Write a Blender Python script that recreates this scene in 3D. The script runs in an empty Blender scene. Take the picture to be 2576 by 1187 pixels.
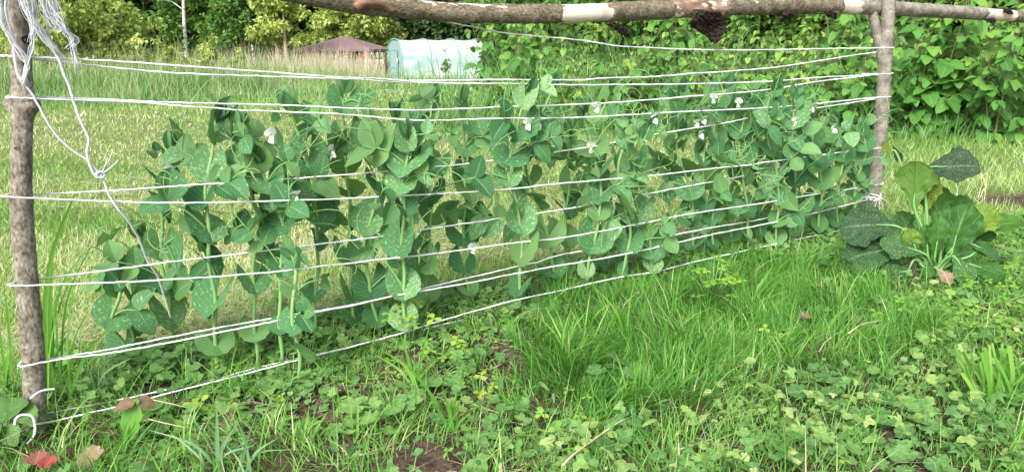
import bpy, math, random
import numpy as np

# ------------------------------------------------------------------ camera, world, sun, exposure
SC = bpy.context.scene
H = 1.05
PITCH = math.radians(14.3)
FPX, CX, CY = 1910.0, 1288.0, 593.5          # focal length and centre in reference pixels (photo width = 2576)
cam = bpy.data.cameras.new('camera')
cam.sensor_width = 36.0
cam.lens = FPX / 2576.0 * 36.0
cam.clip_start = 0.02
cam.clip_end = 600
camo = bpy.data.objects.new('camera', cam)
SC.collection.objects.link(camo)
camo.location = (0, 0, H)
camo.rotation_euler = (math.pi / 2 - PITCH, 0, 0)
SC.camera = camo

SUN_EL, SUN_AZ = math.radians(42), math.radians(205)   # azimuth clockwise from +Y: behind the camera, a little to the left
W = bpy.data.worlds.new('World')
SC.world = W
W.use_nodes = True
wn = W.node_tree
sky = wn.nodes.new('ShaderNodeTexSky')
sky.sky_type = 'NISHITA'
sky.sun_disc = False
sky.sun_elevation = SUN_EL
sky.sun_rotation = SUN_AZ
sky.air_density = 1.0
sky.dust_density = 3.0
wn.nodes['Background'].inputs['Strength'].default_value = 0.15
bw = wn.nodes.new('ShaderNodeRGBToBW')            # thin cloud: most of the blue is washed out
mxs = wn.nodes.new('ShaderNodeMix')
mxs.data_type = 'RGBA'
mxs.inputs[0].default_value = .62
wn.links.new(sky.outputs[0], bw.inputs[0])
wn.links.new(sky.outputs[0], mxs.inputs[6])
wn.links.new(bw.outputs[0], mxs.inputs[7])
wn.links.new(mxs.outputs[2], wn.nodes['Background'].inputs['Color'])
sun = bpy.data.lights.new('sun', 'SUN')
sun.energy = 1.6
sun.angle = math.radians(30)
sun.color = (1.0, 0.97, 0.92)
suno = bpy.data.objects.new('sun', sun)
SC.collection.objects.link(suno)
suno.rotation_euler = (math.pi / 2 - SUN_EL, 0, -SUN_AZ + math.pi)
SC.view_settings.view_transform = 'Standard'
SC.view_settings.look = 'None'
SC.view_settings.gamma = 1
SC.view_settings.exposure = 1.48
SC.cycles.max_bounces = 6
SC.cycles.diffuse_bounces = 3
SC.cycles.transmission_bounces = 4
SC.cycles.transparent_max_bounces = 4
SC.cycles.caustics_reflective = False
SC.cycles.caustics_refractive = False

# ------------------------------------------------------------------ small maths
cp, sp = math.cos(PITCH), math.sin(PITCH)


def nrm(v):
    v = np.asarray(v, float)
    return v / (np.linalg.norm(v, axis=-1, keepdims=True) + 1e-12)


def ray(px, py):
    u = (px - CX) / FPX
    v = (CY - py) / FPX
    return np.array([u, cp + v * sp, -sp + v * cp])


CAM = np.array([0, 0, H])


def ground(px, py, z=0.0):
    d = ray(px, py)
    t = (z - H) / d[2]
    return CAM + d * t


def atdist(px, py, t):
    return CAM + ray(px, py) * t


def project(x, y, z):
    dx, dy, dz = x, y, z - H
    f = dy * cp - dz * sp
    up = dy * sp + dz * cp
    return CX + FPX * dx / f, CY - FPX * up / f, f


A0 = ground(88, 1090)
B0 = ground(2185, 575)
TD = nrm((B0 - A0) * [1, 1, 0])
TN = np.array([TD[1], -TD[0], 0.0])          # trellis normal, towards the camera


def onplane(px, py, pt):
    d = ray(px, py)
    t = np.dot(pt - CAM, TN) / np.dot(d, TN)
    return CAM + d * t


def trel(px, py, off=0.0):
    return onplane(px, py, A0 + TN * off)


def hash2(ix, iy, seed):
    n = (ix.astype(np.int64) * 374761393 + iy.astype(np.int64) * 668265263 + seed * 974711) & 0x7fffffff
    n = ((n ^ (n >> 13)) * 1274126177) & 0x7fffffff
    return ((n ^ (n >> 16)) & 0xffff) / 65535.0


def vnoise(x, y, seed=0):
    x = np.asarray(x, float)
    y = np.asarray(y, float)
    ix, iy = np.floor(x), np.floor(y)
    fx, fy = x - ix, y - iy
    fx, fy = fx * fx * (3 - 2 * fx), fy * fy * (3 - 2 * fy)
    a, b = hash2(ix, iy, seed), hash2(ix + 1, iy, seed)
    c, d = hash2(ix, iy + 1, seed), hash2(ix + 1, iy + 1, seed)
    return (a * (1 - fx) + b * fx) * (1 - fy) + (c * (1 - fx) + d * fx) * fy


def fbm(x, y, seed=0, o=4):
    s, a, t = 0, 1, 0
    for k in range(o):
        s = s + a * vnoise(np.asarray(x) * 2 ** k, np.asarray(y) * 2 ** k, seed + k)
        t += a
        a *= .5
    return s / t


def sstep(a, b, x):
    t = np.clip((x - a) / (b - a), 0, 1)
    return t * t * (3 - 2 * t)


def soilmask(x, y):
    d = (x - A0[0]) * TN[0] + (y - A0[1]) * TN[1]
    al = (x - A0[0]) * TD[0] + (y - A0[1]) * TD[1]
    d = d - 1.0 * sstep(4.0, 5.2, al)
    m = sstep(-.55, -.2, d + .25 * (fbm(x * 2, y * 2, 5) - .5))
    p = ground(2575, 505)
    m2 = 1 - sstep(.12, .42, np.hypot((x - p[0]) * .8, y - p[1]) + .3 * (fbm(x * 3, y * 3, 9) - .5))
    return np.maximum(m, m2)


def tz(x, y):
    x = np.asarray(x, float)
    y = np.asarray(y, float)
    z = -.04 * np.clip(y - 12, 0, 40)
    z = z + .33 * np.clip(y - 64, 0, 90)
    s = soilmask(x, y) * (1 - sstep(6, 9, y))
    z = z + s * (.06 * (fbm(x * 5, y * 5, 21, 4) - .5) + .022 * (fbm(x * 17, y * 17, 31, 2) - .5))
    z = z + (1 - s) * .03 * (fbm(x * 1.3, y * 1.3, 41, 3) - .5)
    return z


def inpoly(px, py, poly):
    r = np.zeros(np.shape(px), bool)
    n = len(poly)
    for i in range(n):
        x0, y0 = poly[i]
        x1, y1 = poly[(i + 1) % n]
        c = ((y0 > py) != (y1 > py)) & (px < (x1 - x0) * (py - y0) / (y1 - y0 + 1e-9) + x0)
        r ^= c
    return r


# ------------------------------------------------------------------ mesh builder
class MB:
    def __init__(self):
        self.v, self.q, self.t, self.uv, self.tint, self.qm, self.tm, self.n = [], [], [], [], [], [], [], 0

    def add(self, v, quads=None, tris=None, uv=None, tint=.5, mat=0):
        v = np.asarray(v, float).reshape(-1, 3)
        m = len(v)
        self.v.append(v)
        self.uv.append(np.zeros((m, 2)) if uv is None else np.asarray(uv, float).reshape(-1, 2))
        self.tint.append(np.broadcast_to(np.asarray(tint, float), (m,)).copy())
        if quads is not None and len(quads):
            q = np.asarray(quads, np.int64).reshape(-1, 4)
            self.q.append(q + self.n)
            self.qm.append(np.full(len(q), mat))
        if tris is not None and len(tris):
            t = np.asarray(tris, np.int64).reshape(-1, 3)
            self.t.append(t + self.n)
            self.tm.append(np.full(len(t), mat))
        self.n += m
        return self

    def box(self, c, s, rot=None, mat=0, tint=.5):
        g = np.array([[x, y, z] for x in (-.5, .5) for y in (-.5, .5) for z in (-.5, .5)]) * np.asarray(s)
        if rot is not None:
            g = g @ np.asarray(rot).T
        f = [[0, 1, 3, 2], [4, 6, 7, 5], [0, 4, 5, 1], [2, 3, 7, 6], [0, 2, 6, 4], [1, 5, 7, 3]]
        return self.add(g + np.asarray(c), f, mat=mat, tint=tint)

    def mesh(self, name, mats, origin=(0, 0, 0), smooth=True):
        me = bpy.data.meshes.new(name)
        v = np.concatenate(self.v) - np.asarray(origin, float)
        uv = np.concatenate(self.uv)
        tint = np.concatenate(self.tint)
        q = np.concatenate(self.q) if self.q else np.zeros((0, 4), np.int64)
        t = np.concatenate(self.t) if self.t else np.zeros((0, 3), np.int64)
        mi = np.concatenate((self.qm if self.q else []) + (self.tm if self.t else []))
        loops = np.concatenate([q.ravel(), t.ravel()]).astype(np.int32)
        nf = len(q) + len(t)
        ls = np.concatenate([np.arange(len(q)) * 4, len(q) * 4 + np.arange(len(t)) * 3]).astype(np.int32)
        me.vertices.add(len(v))
        me.vertices.foreach_set('co', v.astype(np.float32).ravel())
        me.loops.add(len(loops))
        me.loops.foreach_set('vertex_index', loops)
        me.polygons.add(nf)
        me.polygons.foreach_set('loop_start', ls)
        me.polygons.foreach_set('material_index', mi.astype(np.int32))
        me.polygons.foreach_set('use_smooth', np.full(nf, smooth))
        ul = me.uv_layers.new(name='UVMap')
        ul.data.foreach_set('uv', uv[loops].astype(np.float32).ravel())
        at = me.attributes.new('tint', 'FLOAT', 'POINT')
        at.data.foreach_set('value', tint.astype(np.float32))
        me.update(calc_edges=True)
        for m in (mats if isinstance(mats, (list, tuple)) else [mats]):
            me.materials.append(m)
        return me

    def build(self, name, mats, parent=None, origin=(0, 0, 0), smooth=True):
        o = bpy.data.objects.new(name, self.mesh(name, mats, origin, smooth))
        SC.collection.objects.link(o)
        if parent is not None:
            o.parent = parent
        else:
            o.location = origin
        return o


def tag(o, label=None, cat=None, group=None, kind=None):
    if label:
        o['label'] = label
    if cat:
        o['category'] = cat
    if group:
        o['group'] = group
    if kind:
        o['kind'] = kind
    return o


def thing(name, label, cat, loc, group=None):
    o = bpy.data.objects.new(name, None)
    SC.collection.objects.link(o)
    o.location = loc
    o.empty_display_size = .05
    return tag(o, label, cat, group)


def copytree(o, loc, rz=0, scale=1, label=None, parent=None):
    c = o.copy()
    SC.collection.objects.link(c)
    if parent is None:
        c.location = loc
        c.rotation_euler = (0, 0, rz)
        c.scale = (scale,) * 3
        if label:
            c['label'] = label
    else:
        c.parent = parent
    for ch in o.children:
        copytree(ch, None, parent=c)
    return c


def catmull(pts, n):
    p = np.asarray(pts, float)
    if len(p) == 2:
        t = np.linspace(0, 1, n)[:, None]
        return p[0] * (1 - t) + p[1] * t
    P = np.vstack([2 * p[0] - p[1], p, 2 * p[-1] - p[-2]])
    out = []
    for s in np.linspace(0, len(p) - 1, n):
        i = min(int(s), len(p) - 2)
        t = s - i
        a, b, c, d = P[i], P[i + 1], P[i + 2], P[i + 3]
        out.append(.5 * (2 * b + (c - a) * t + (2 * a - 5 * b + 4 * c - d) * t * t + (3 * b - a - 3 * c + d) * t ** 3))
    return np.array(out)


def tube(mb, pts, rad, sides=6, mat=0, tint=.5, cap=True, rfun=None):
    p = np.asarray(pts, float)
    n = len(p)
    r = np.broadcast_to(np.asarray(rad, float), (n,))
    T = nrm(np.gradient(p, axis=0))
    ref = np.array([0, 0, 1.]) if abs(T[0][2]) < .9 else np.array([1., 0, 0])
    X = nrm(np.cross(ref, T[0]))
    L = np.concatenate([[0], np.cumsum(np.linalg.norm(np.diff(p, axis=0), axis=1))])
    V, U = [], []
    a = np.arange(sides) / sides * 2 * math.pi
    for i in range(n):
        X = nrm(X - T[i] * np.dot(X, T[i]))
        Y = np.cross(T[i], X)
        rr = r[i] * (np.ones(sides) if rfun is None else rfun(L[i], a))
        V.append(p[i] + (np.cos(a) * rr)[:, None] * X + (np.sin(a) * rr)[:, None] * Y)
        U.append(np.stack([a / (2 * math.pi), np.full(sides, L[i])], 1))
    V = np.concatenate(V)
    U = np.concatenate(U)
    i = np.arange(n - 1)[:, None] * sides
    k = np.arange(sides)[None]
    k2 = (k + 1) % sides
    Q = np.stack([i + k, i + k2, i + sides + k2, i + sides + k], -1).reshape(-1, 4)
    tr = None
    if cap:
        V = np.vstack([V, p[0], p[-1]])
        U = np.vstack([U, [0, 0], [0, L[-1]]])
        k = np.arange(sides)
        k2 = (k + 1) % sides
        b = (n - 1) * sides
        tr = np.concatenate([np.stack([np.full(sides, n * sides), k2, k], 1), np.stack([np.full(sides, n * sides + 1), b + k, b + k2], 1)])
    mb.add(V, Q, tr, U, tint, mat)


def leaf_t(w, nx=4, ny=6, fold=.15, curl=.25, ruff=0.0, y0=0.0, half=False, seed=0):
    """leaf blade along +Y with normal +Z; w(t) is the half width"""
    V, U = [], []
    rs = random.Random(seed)
    for j in range(ny + 1):
        t = j / ny
        for i in range(nx + 1):
            s = (i / nx) if half else (i / nx * 2 - 1)
            x = s * w(t)
            y = y0 + t * (1 - y0)
            z = fold * abs(x) - curl * t * t + (ruff * rs.uniform(-1, 1) * abs(s))
            V.append((x, y, z))
            U.append((.5 + s * .5, t))
    Q = []
    for j in range(ny):
        for i in range(nx):
            a = j * (nx + 1) + i
            Q.append((a, a + 1, a + nx + 2, a + nx + 1))
    return np.array(V), np.array(Q), np.array(U)


def mirror(T):
    v, q, u = T
    return v * [-1, 1, 1], q[:, ::-1], u


def merge(*Ts):
    V, Q, U, n = [], [], [], 0
    for v, q, u in Ts:
        V.append(v)
        Q.append(q + n)
        U.append(u)
        n += len(v)
    return np.concatenate(V), np.concatenate(Q), np.concatenate(U)


def rotz(T, a, off=(0, 0, 0), s=1):
    v, q, u = T
    c, n = math.cos(a), math.sin(a)
    return (v * s) @ np.array([[c, -n, 0], [n, c, 0], [0, 0, 1]]).T + np.array(off), q, u


def frames(y, z):
    y = nrm(y)
    z = np.asarray(z, float)
    z = nrm(z - y * np.sum(y * z, -1, keepdims=True))
    x = np.cross(y, z)
    return np.stack([x, y, z], -1)


def inst(mb, T, R, pos, scale, tint, mat=0):
    v, q, u = T
    N, n = len(pos), len(v)
    if N == 0:
        return
    s = np.asarray(scale, float)
    s = np.broadcast_to(s.reshape(-1, 1, 1) if s.ndim == 1 else s.reshape(-1, 1, 3) if s.ndim == 2 else s, (N, 1, s.shape[-1] if s.ndim == 2 else 1))
    V = np.einsum('nij,nkj->nki', R, v[None] * s) + np.asarray(pos)[:, None]
    Q = q[None] + (np.arange(N) * n)[:, None, None]
    mb.add(V.reshape(-1, 3), Q.reshape(-1, 4), None, np.tile(u, (N, 1)), np.repeat(np.broadcast_to(tint, (N,)), n), mat)


def one(mb, T, y, z, pos, s, tint=.5, mat=0):
    inst(mb, T, frames(np.array([y], float), np.array([z], float)), np.array([pos], float), np.array([s], float), np.array([tint]), mat)


def blades(mb, base, h, w, az, lean, bend, tint, seg=2, mat=0, seed=0):
    """tapering grass blades; every argument is an array over blades"""
    N = len(base)
    if N == 0:
        return
    t = np.linspace(0, 1, seg + 1)
    dirx, diry = np.cos(az), np.sin(az)
    out = lean[:, None] * t + bend[:, None] * t ** 2
    up = t[None] * np.sqrt(np.clip(1 - .55 * np.clip(lean + bend, 0, 1.3)[:, None] * t, .1, 1))
    cx = base[:, 0, None] + h[:, None] * out * dirx[:, None]
    cy = base[:, 1, None] + h[:, None] * out * diry[:, None]
    cz = base[:, 2, None] + h[:, None] * up
    tw = az + math.pi / 2 + np.random.RandomState(seed).uniform(-.9, .9, N)
    wx, wy = np.cos(tw), np.sin(tw)
    wd = w[:, None] * np.clip(1.02 - t ** 1.7, .06, 1) * .5
    V = np.zeros((N, seg + 1, 2, 3))
    for k, sg in ((0, -1), (1, 1)):
        V[:, :, k, 0] = cx + sg * wd * wx[:, None]
        V[:, :, k, 1] = cy + sg * wd * wy[:, None]
        V[:, :, k, 2] = cz
    b = (np.arange(N) * (seg + 1) * 2)[:, None, None]
    j = (np.arange(seg) * 2)[None, :, None]
    Q = b + j + np.array([0, 1, 3, 2])[None, None]
    U = np.tile(np.stack([np.tile([0, 1], seg + 1), np.repeat(t, 2)], 1), (N, 1))
    mb.add(V.reshape(-1, 3), Q.reshape(-1, 4), None, U, np.repeat(tint, (seg + 1) * 2), mat)


# ------------------------------------------------------------------ materials
def newmat(name):
    m = bpy.data.materials.new(name)
    m.use_nodes = True
    nt = m.node_tree
    nt.nodes.clear()
    return m, nt, nt.nodes.new('ShaderNodeOutputMaterial')


def nd(nt, typ, **kw):
    n = nt.nodes.new(typ)
    for k, v in kw.items():
        if isinstance(k, str) and hasattr(n, k):
            setattr(n, k, v)
    return n


def math_(nt, op, a, b=None, c=None, clamp=False):
    n = nt.nodes.new('ShaderNodeMath')
    n.operation = op
    n.use_clamp = clamp
    for i, x in enumerate((a, b, c)):
        if x is None:
            continue
        if isinstance(x, (int, float)):
            n.inputs[i].default_value = x
        else:
            nt.links.new(x, n.inputs[i])
    return n.outputs[0]


def mixc(nt, f, a, b, mode='MIX'):
    n = nt.nodes.new('ShaderNodeMix')
    n.data_type = 'RGBA'
    n.blend_type = mode
    for s, x in ((n.inputs[0], f), (n.inputs[6], a), (n.inputs[7], b)):
        if isinstance(x, (int, float)):
            s.default_value = x
        elif isinstance(x, tuple):
            s.default_value = (*x, 1) if len(x) == 3 else x
        else:
            nt.links.new(x, s)
    return n.outputs[2]


def ramp(nt, f, stops):
    n = nt.nodes.new('ShaderNodeValToRGB')
    e = n.color_ramp.elements
    while len(e) < len(stops):
        e.new(.5)
    for i, (p, c) in enumerate(stops):
        e[i].position = p
        e[i].color = (*c, 1) if len(c) == 3 else c
    nt.links.new(f, n.inputs[0])
    return n.outputs[0]


def noise(nt, vec, scale, detail=3, rough=.55, dist=0):
    n = nt.nodes.new('ShaderNodeTexNoise')
    n.inputs['Scale'].default_value = scale
    n.inputs['Detail'].default_value = detail
    n.inputs['Roughness'].default_value = rough
    n.inputs['Distortion'].default_value = dist
    if vec is not None:
        nt.links.new(vec, n.inputs['Vector'])
    return n.outputs['Fac']


def leafmat(name, stops, transl=.3, rough=.5, spec=.3, vein=None, vscale=7.0, speck=None, back=None, tcol=(1.25, 1.2, .6), nscale=0, bump=0, crinkle=0):
    m, nt, out = newmat(name)
    tint = nd(nt, 'ShaderNodeAttribute', attribute_name='tint').outputs['Fac']
    col = ramp(nt, tint, stops)
    uv = nt.nodes.new('ShaderNodeUVMap').outputs[0]
    hgt = None
    if nscale:
        co = nt.nodes.new('ShaderNodeTexCoord').outputs['Object']
        f = noise(nt, co, nscale, 3)
        col = mixc(nt, .55, col, ramp(nt, f, [(.3, (.45, .45, .45)), (.7, (1.25, 1.25, 1.2))]), 'MULTIPLY')
    if vein or speck:
        sx = nt.nodes.new('ShaderNodeSeparateXYZ')
        nt.links.new(uv, sx.inputs[0])
        a = math_(nt, 'ABSOLUTE', math_(nt, 'SUBTRACT', sx.outputs[0], .5))
        if speck:
            cx = nt.nodes.new('ShaderNodeCombineXYZ')
            nt.links.new(math_(nt, 'MULTIPLY', math_(nt, 'SUBTRACT', sx.outputs[1], a), 17), cx.inputs[0])
            nt.links.new(math_(nt, 'MULTIPLY', math_(nt, 'ADD', sx.outputs[1], math_(nt, 'MULTIPLY', sx.outputs[0], 2)), 5), cx.inputs[1])
            nt.links.new(math_(nt, 'MULTIPLY', tint, 37), cx.inputs[2])
            f = noise(nt, cx.outputs[0], 1.0, 2.5, .6)
            am = math_(nt, 'MULTIPLY_ADD', tint, -.16, .675)
            f = math_(nt, 'MULTIPLY', math_(nt, 'SUBTRACT', f, am), 14, clamp=True)
            col = mixc(nt, math_(nt, 'MULTIPLY', f, .62), col, speck)
        if vein:
            s = math_(nt, 'FRACT', math_(nt, 'SUBTRACT', math_(nt, 'MULTIPLY', sx.outputs[1], vscale), math_(nt, 'MULTIPLY', a, vscale * .9)))
            s = math_(nt, 'SUBTRACT', 1, math_(nt, 'MULTIPLY', math_(nt, 'ABSOLUTE', math_(nt, 'SUBTRACT', s, .5)), 9), clamp=True)
            mid = math_(nt, 'SUBTRACT', 1, math_(nt, 'MULTIPLY', a, 26), clamp=True)
            f = math_(nt, 'MAXIMUM', math_(nt, 'MULTIPLY', s, .55), mid)
            hgt = f
            col = mixc(nt, math_(nt, 'MULTIPLY', f, .6), col, vein)
    if crinkle:
        vo = nt.nodes.new('ShaderNodeTexVoronoi')
        vo.feature = 'DISTANCE_TO_EDGE'
        vo.inputs['Scale'].default_value = crinkle
        nt.links.new(nt.nodes.new('ShaderNodeTexCoord').outputs['Object'], vo.inputs['Vector'])
        cr = math_(nt, 'MULTIPLY', vo.outputs['Distance'], 5, clamp=True)
        col = mixc(nt, .26, col, ramp(nt, cr, [(0, (.35, .35, .38)), (.5, (1, 1, 1)), (1, (1.3, 1.3, 1.25))]), 'MULTIPLY')
        hgt = math_(nt, 'MULTIPLY_ADD', math_(nt, 'SUBTRACT', 1, cr), .8, hgt) if hgt is not None else math_(nt, 'SUBTRACT', 1, cr)
    if back:
        g = nt.nodes.new('ShaderNodeNewGeometry').outputs['Backfacing']
        col = mixc(nt, math_(nt, 'MULTIPLY', g, .75), col, back)
    p = nt.nodes.new('ShaderNodeBsdfPrincipled')
    nt.links.new(col, p.inputs['Base Color'])
    p.inputs['Roughness'].default_value = rough
    p.inputs['Specular IOR Level'].default_value = spec
    if bump and hgt is not None:
        b = nt.nodes.new('ShaderNodeBump')
        b.inputs['Strength'].default_value = bump
        b.inputs['Distance'].default_value = .004
        nt.links.new(math_(nt, 'SUBTRACT', 1, hgt), b.inputs['Height'])
        nt.links.new(b.outputs[0], p.inputs['Normal'])
    t = nt.nodes.new('ShaderNodeBsdfTranslucent')
    nt.links.new(mixc(nt, 1.0, col, tcol, 'MULTIPLY'), t.inputs['Color'])
    mx = nt.nodes.new('ShaderNodeMixShader')
    mx.inputs[0].default_value = transl
    nt.links.new(p.outputs[0], mx.inputs[1])
    nt.links.new(t.outputs[0], mx.inputs[2])
    nt.links.new(mx.outputs[0], out.inputs[0])
    return m


def solid(name, stops, scale=30, rough=.8, spec=.3, bump=.3, stretch=(1, 1, 1), detail=5, coord='Object', dist=.004, pscale=None):
    m, nt, out = newmat(name)
    co = nt.nodes.new('ShaderNodeTexCoord').outputs[coord]
    mp = nt.nodes.new('ShaderNodeMapping')
    mp.inputs['Scale'].default_value = stretch
    nt.links.new(co, mp.inputs[0])
    f = noise(nt, mp.outputs[0], scale, detail, .62)
    col = ramp(nt, f, stops)
    if pscale:
        f2 = noise(nt, co, pscale, 3, .5)
        col = mixc(nt, .6, col, ramp(nt, f2, [(.35, (.42, .40, .38)), (.62, (1.25, 1.25, 1.25))]), 'MULTIPLY')
    p = nt.nodes.new('ShaderNodeBsdfPrincipled')
    nt.links.new(col, p.inputs['Base Color'])
    p.inputs['Roughness'].default_value = rough
    p.inputs['Specular IOR Level'].default_value = spec
    if bump:
        b = nt.nodes.new('ShaderNodeBump')
        b.inputs['Strength'].default_value = bump
        b.inputs['Distance'].default_value = dist
        nt.links.new(f, b.inputs['Height'])
        nt.links.new(b.outputs[0], p.inputs['Normal'])
    nt.links.new(p.outputs[0], out.inputs[0])
    return m


M = {}
M['lawn'] = leafmat('mown_grass', [(0, (.10, .25, .045)), (.45, (.23, .40, .09)), (.75, (.42, .53, .20)), (.9, (.60, .62, .36)), (1, (.74, .70, .52))], .3, .6, .2)
M['bright'] = leafmat('bright_grass', [(0, (.055, .19, .025)), (.5, (.125, .33, .045)), (.8, (.25, .43, .09)), (1, (.60, .56, .34))], .35, .45, .3)
M['blue'] = leafmat('blue_grass', [(0, (.10, .25, .09)), (1, (.28, .44, .25))], .3, .45, .3)
M['meadow'] = leafmat('meadow_grass', [(0, (.065, .19, .05)), (.45, (.15, .32, .09)), (.8, (.30, .42, .16)), (1, (.60, .56, .40))], .3, .6, .2)
M['drystalk'] = leafmat('dry_stalks', [(0, (.42, .35, .26)), (1, (.62, .54, .44))], .2, .7, .1)
M['straw'] = leafmat('straw', [(0, (.30, .22, .12)), (.6, (.50, .42, .26)), (1, (.62, .56, .42))], .1, .7, .2)
PV = (.26, .44, .21)
M['pea'] = leafmat('pea_leaf', [(0, (.036, .125, .045)), (.45, (.068, .20, .068)), (.8, (.12, .275, .092)), (1, (.18, .33, .115))], .28, .58, .16, vein=PV, speck=(.46, .60, .46), back=(.15, .29, .105), bump=.3)
M['peaback'] = leafmat('pea_leaf_plain', [(0, (.08, .205, .065)), (1, (.19, .34, .12))], .33, .6, .15, vein=(.25, .44, .20), back=(.17, .33, .14), bump=.25)
M['peastem'] = leafmat('pea_stem', [(0, (.17, .35, .11)), (1, (.27, .46, .17))], .15, .45, .3)
M['petal'] = leafmat('petal', [(0, (.86, .87, .74)), (1, (.92, .92, .91))], .18, .6, .2, tcol=(1, 1, .95))
M['calyx'] = leafmat('calyx', [(0, (.24, .36, .11)), (1, (.36, .46, .20))], .25, .5, .3)
M['rasp'] = leafmat('shrub_leaf', [(0, (.04, .15, .03)), (.5, (.09, .25, .045)), (.85, (.19, .36, .06)), (1, (.31, .44, .09))], .35, .5, .22, vein=(.26, .42, .11), back=(.20, .34, .15), bump=.4, vscale=8)
M['cane'] = solid('cane', [(.3, (.12, .10, .05)), (.7, (.22, .17, .09))], 60, .7)
M['weed'] = leafmat('weed_leaf', [(0, (.075, .19, .055)), (.5, (.155, .31, .085)), (.85, (.29, .42, .125)), (1, (.44, .49, .20))], .35, .6, .15, vein=(.27, .44, .17), vscale=4, nscale=90)
M['clover'] = leafmat('clover_leaf', [(0, (.09, .25, .035)), (.6, (.19, .38, .05)), (1, (.36, .48, .08))], .35, .5, .3, vein=(.22, .36, .08), vscale=3)
M['must'] = leafmat('mustard_leaf', [(0, (.030, .105, .024)), (.5, (.055, .17, .027)), (1, (.20, .30, .028))], .4, .45, .2, vein=(.26, .44, .14), vscale=5, back=(.15, .28, .06), nscale=32, bump=1.0)
M['mustdark'] = leafmat('mustard_purple', [(0, (.048, .055, .045)), (.5, (.048, .115, .042)), (1, (.085, .195, .06))], .15, .5, .15, vein=(.17, .26, .15), vscale=6, back=(.18, .25, .03), nscale=30, bump=1.0, crinkle=65)
M['brownleaf'] = leafmat('brown_leaf', [(0, (.15, .085, .05)), (1, (.30, .22, .14))], .2, .6, .3, vein=(.35, .26, .14), nscale=40)
M['redleaf'] = leafmat('red_leaf', [(0, (.24, .10, .075)), (1, (.30, .05, .05))], .25, .5, .3, vein=(.6, .25, .15), nscale=30)
M['straww'] = leafmat('strawberry_leaf', [(0, (.05, .14, .03)), (1, (.12, .24, .04))], .3, .5, .3, vein=(.18, .30, .08), nscale=40, bump=.5)
M['tree_y'] = leafmat('yellow_green_leaves', [(0, (.14, .22, .045)), (.5, (.36, .46, .12)), (1, (.66, .70, .30))], .35, .5, .2)  # yellow green raised in albedo: sunlight on the bright trees is in the colour
M['tree_m'] = leafmat('mid_green_leaves', [(0, (.045, .12, .025)), (.5, (.11, .23, .045)), (1, (.26, .39, .09))], .3, .5, .2)
M['tree_d'] = leafmat('dark_leaves', [(0, (.02, .05, .015)), (.6, (.042, .085, .025)), (1, (.10, .16, .045))], .2, .55, .2)  # darkened albedo: the shade of the wood is put into the leaf colour
M['string'] = solid('white_string', [(.3, (.72, .73, .74)), (.7, (.86, .86, .86))], 300, .7, .2, .5, detail=2, dist=.001, pscale=13)
M['fibre'] = leafmat('twine_fibre', [(0, (.55, .60, .62)), (1, (.85, .87, .88))], .3, .5, .3, tcol=(1, 1, 1))
M['cord'] = solid('grey_cord', [(.3, (.40, .42, .42)), (.7, (.70, .71, .70))], 250, .7, .2, .4, detail=2, dist=.001)
M['post'] = solid('post_bark', [(.3, (.05, .042, .03)), (.44, (.165, .145, .108)), (.58, (.265, .24, .19)), (.8, (.40, .38, .32))], 120, .85, .2, 1.0, stretch=(1, 1, .6), pscale=22)
M['post2'] = solid('smooth_bark', [(.28, (.09, .078, .06)), (.5, (.25, .225, .185)), (.8, (.38, .355, .31))], 90, .8, .2, .7, stretch=(1, 1, 1.8), pscale=20)
M['polebark'] = solid('mossy_bark', [(.30, (.05, .040, .026)), (.45, (.14, .115, .075)), (.62, (.25, .215, .15)), (.85, (.42, .39, .31))], 130, .9, .15, 1.0, stretch=(.6, .6, 1.3), pscale=16)
M['bare'] = solid('bare_wood', [(.25, (.36, .26, .17)), (.4, (.60, .51, .39)), (.6, (.74, .68, .57)), (.85, (.82, .78, .70))], 16, .7, .25, .3, stretch=(.25, .25, 2.5), pscale=8)
M['redwood'] = solid('inner_bark', [(.3, (.10, .06, .04)), (.48, (.30, .20, .135)), (.62, (.52, .41, .31)), (.8, (.70, .62, .52))], 14, .75, .2, .5, stretch=(.35, .35, 2), pscale=9)
M['flap'] = solid('loose_bark', [(.3, (.010, .008, .006)), (.5, (.030, .023, .018)), (.75, (.075, .060, .050))], 70, .97, .05, 1.0, stretch=(1, 1, .35), dist=.01)
M['knotwood'] = solid('torn_wood', [(.3, (.06, .032, .02)), (.55, (.20, .11, .07)), (.8, (.36, .24, .17))], 45, .85, .15, .8, stretch=(.4, .4, 1))
M['trunk'] = solid('tree_bark', [(.3, (.08, .06, .04)), (.7, (.22, .17, .11))], 6, .9, .1, .5, stretch=(1, 1, .3))
M['trunkwarm'] = solid('warm_bark', [(.3, (.26, .18, .10)), (.7, (.48, .37, .24))], 6, .9, .1, .5, stretch=(1, 1, .3))  # lighter copy of tree bark, sunlight on the trunks painted into it
M['birch'] = solid('birch_bark', [(.35, (.10, .09, .08)), (.45, (.55, .52, .46)), (.8, (.66, .63, .56))], 4, .8, .2, .3, stretch=(1, 1, 3))
M['roof'] = solid('roof_felt', [(.3, (.16, .105, .105)), (.7, (.21, .145, .14))], 12, .9, .2, .3)
M['redpaint'] = solid('stained_wood', [(.3, (.32, .09, .05)), (.7, (.42, .14, .08))], 10, .7, .3, .2)
M['darkwood'] = solid('dark_wood', [(.3, (.03, .025, .022)), (.7, (.06, .05, .045))], 10, .8, .2, .2)
M['white'] = solid('white_plastic', [(.3, (.72, .72, .72)), (.7, (.80, .80, .80))], 20, .5, .4, .1)
M['tubeframe'] = solid('steel_tube', [(.3, (.16, .32, .30)), (.7, (.22, .38, .36))], 20, .45, .5, 0)
M['redflower'] = leafmat('red_flowers', [(0, (.5, .03, .05)), (1, (.7, .08, .1))], .3)


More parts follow.
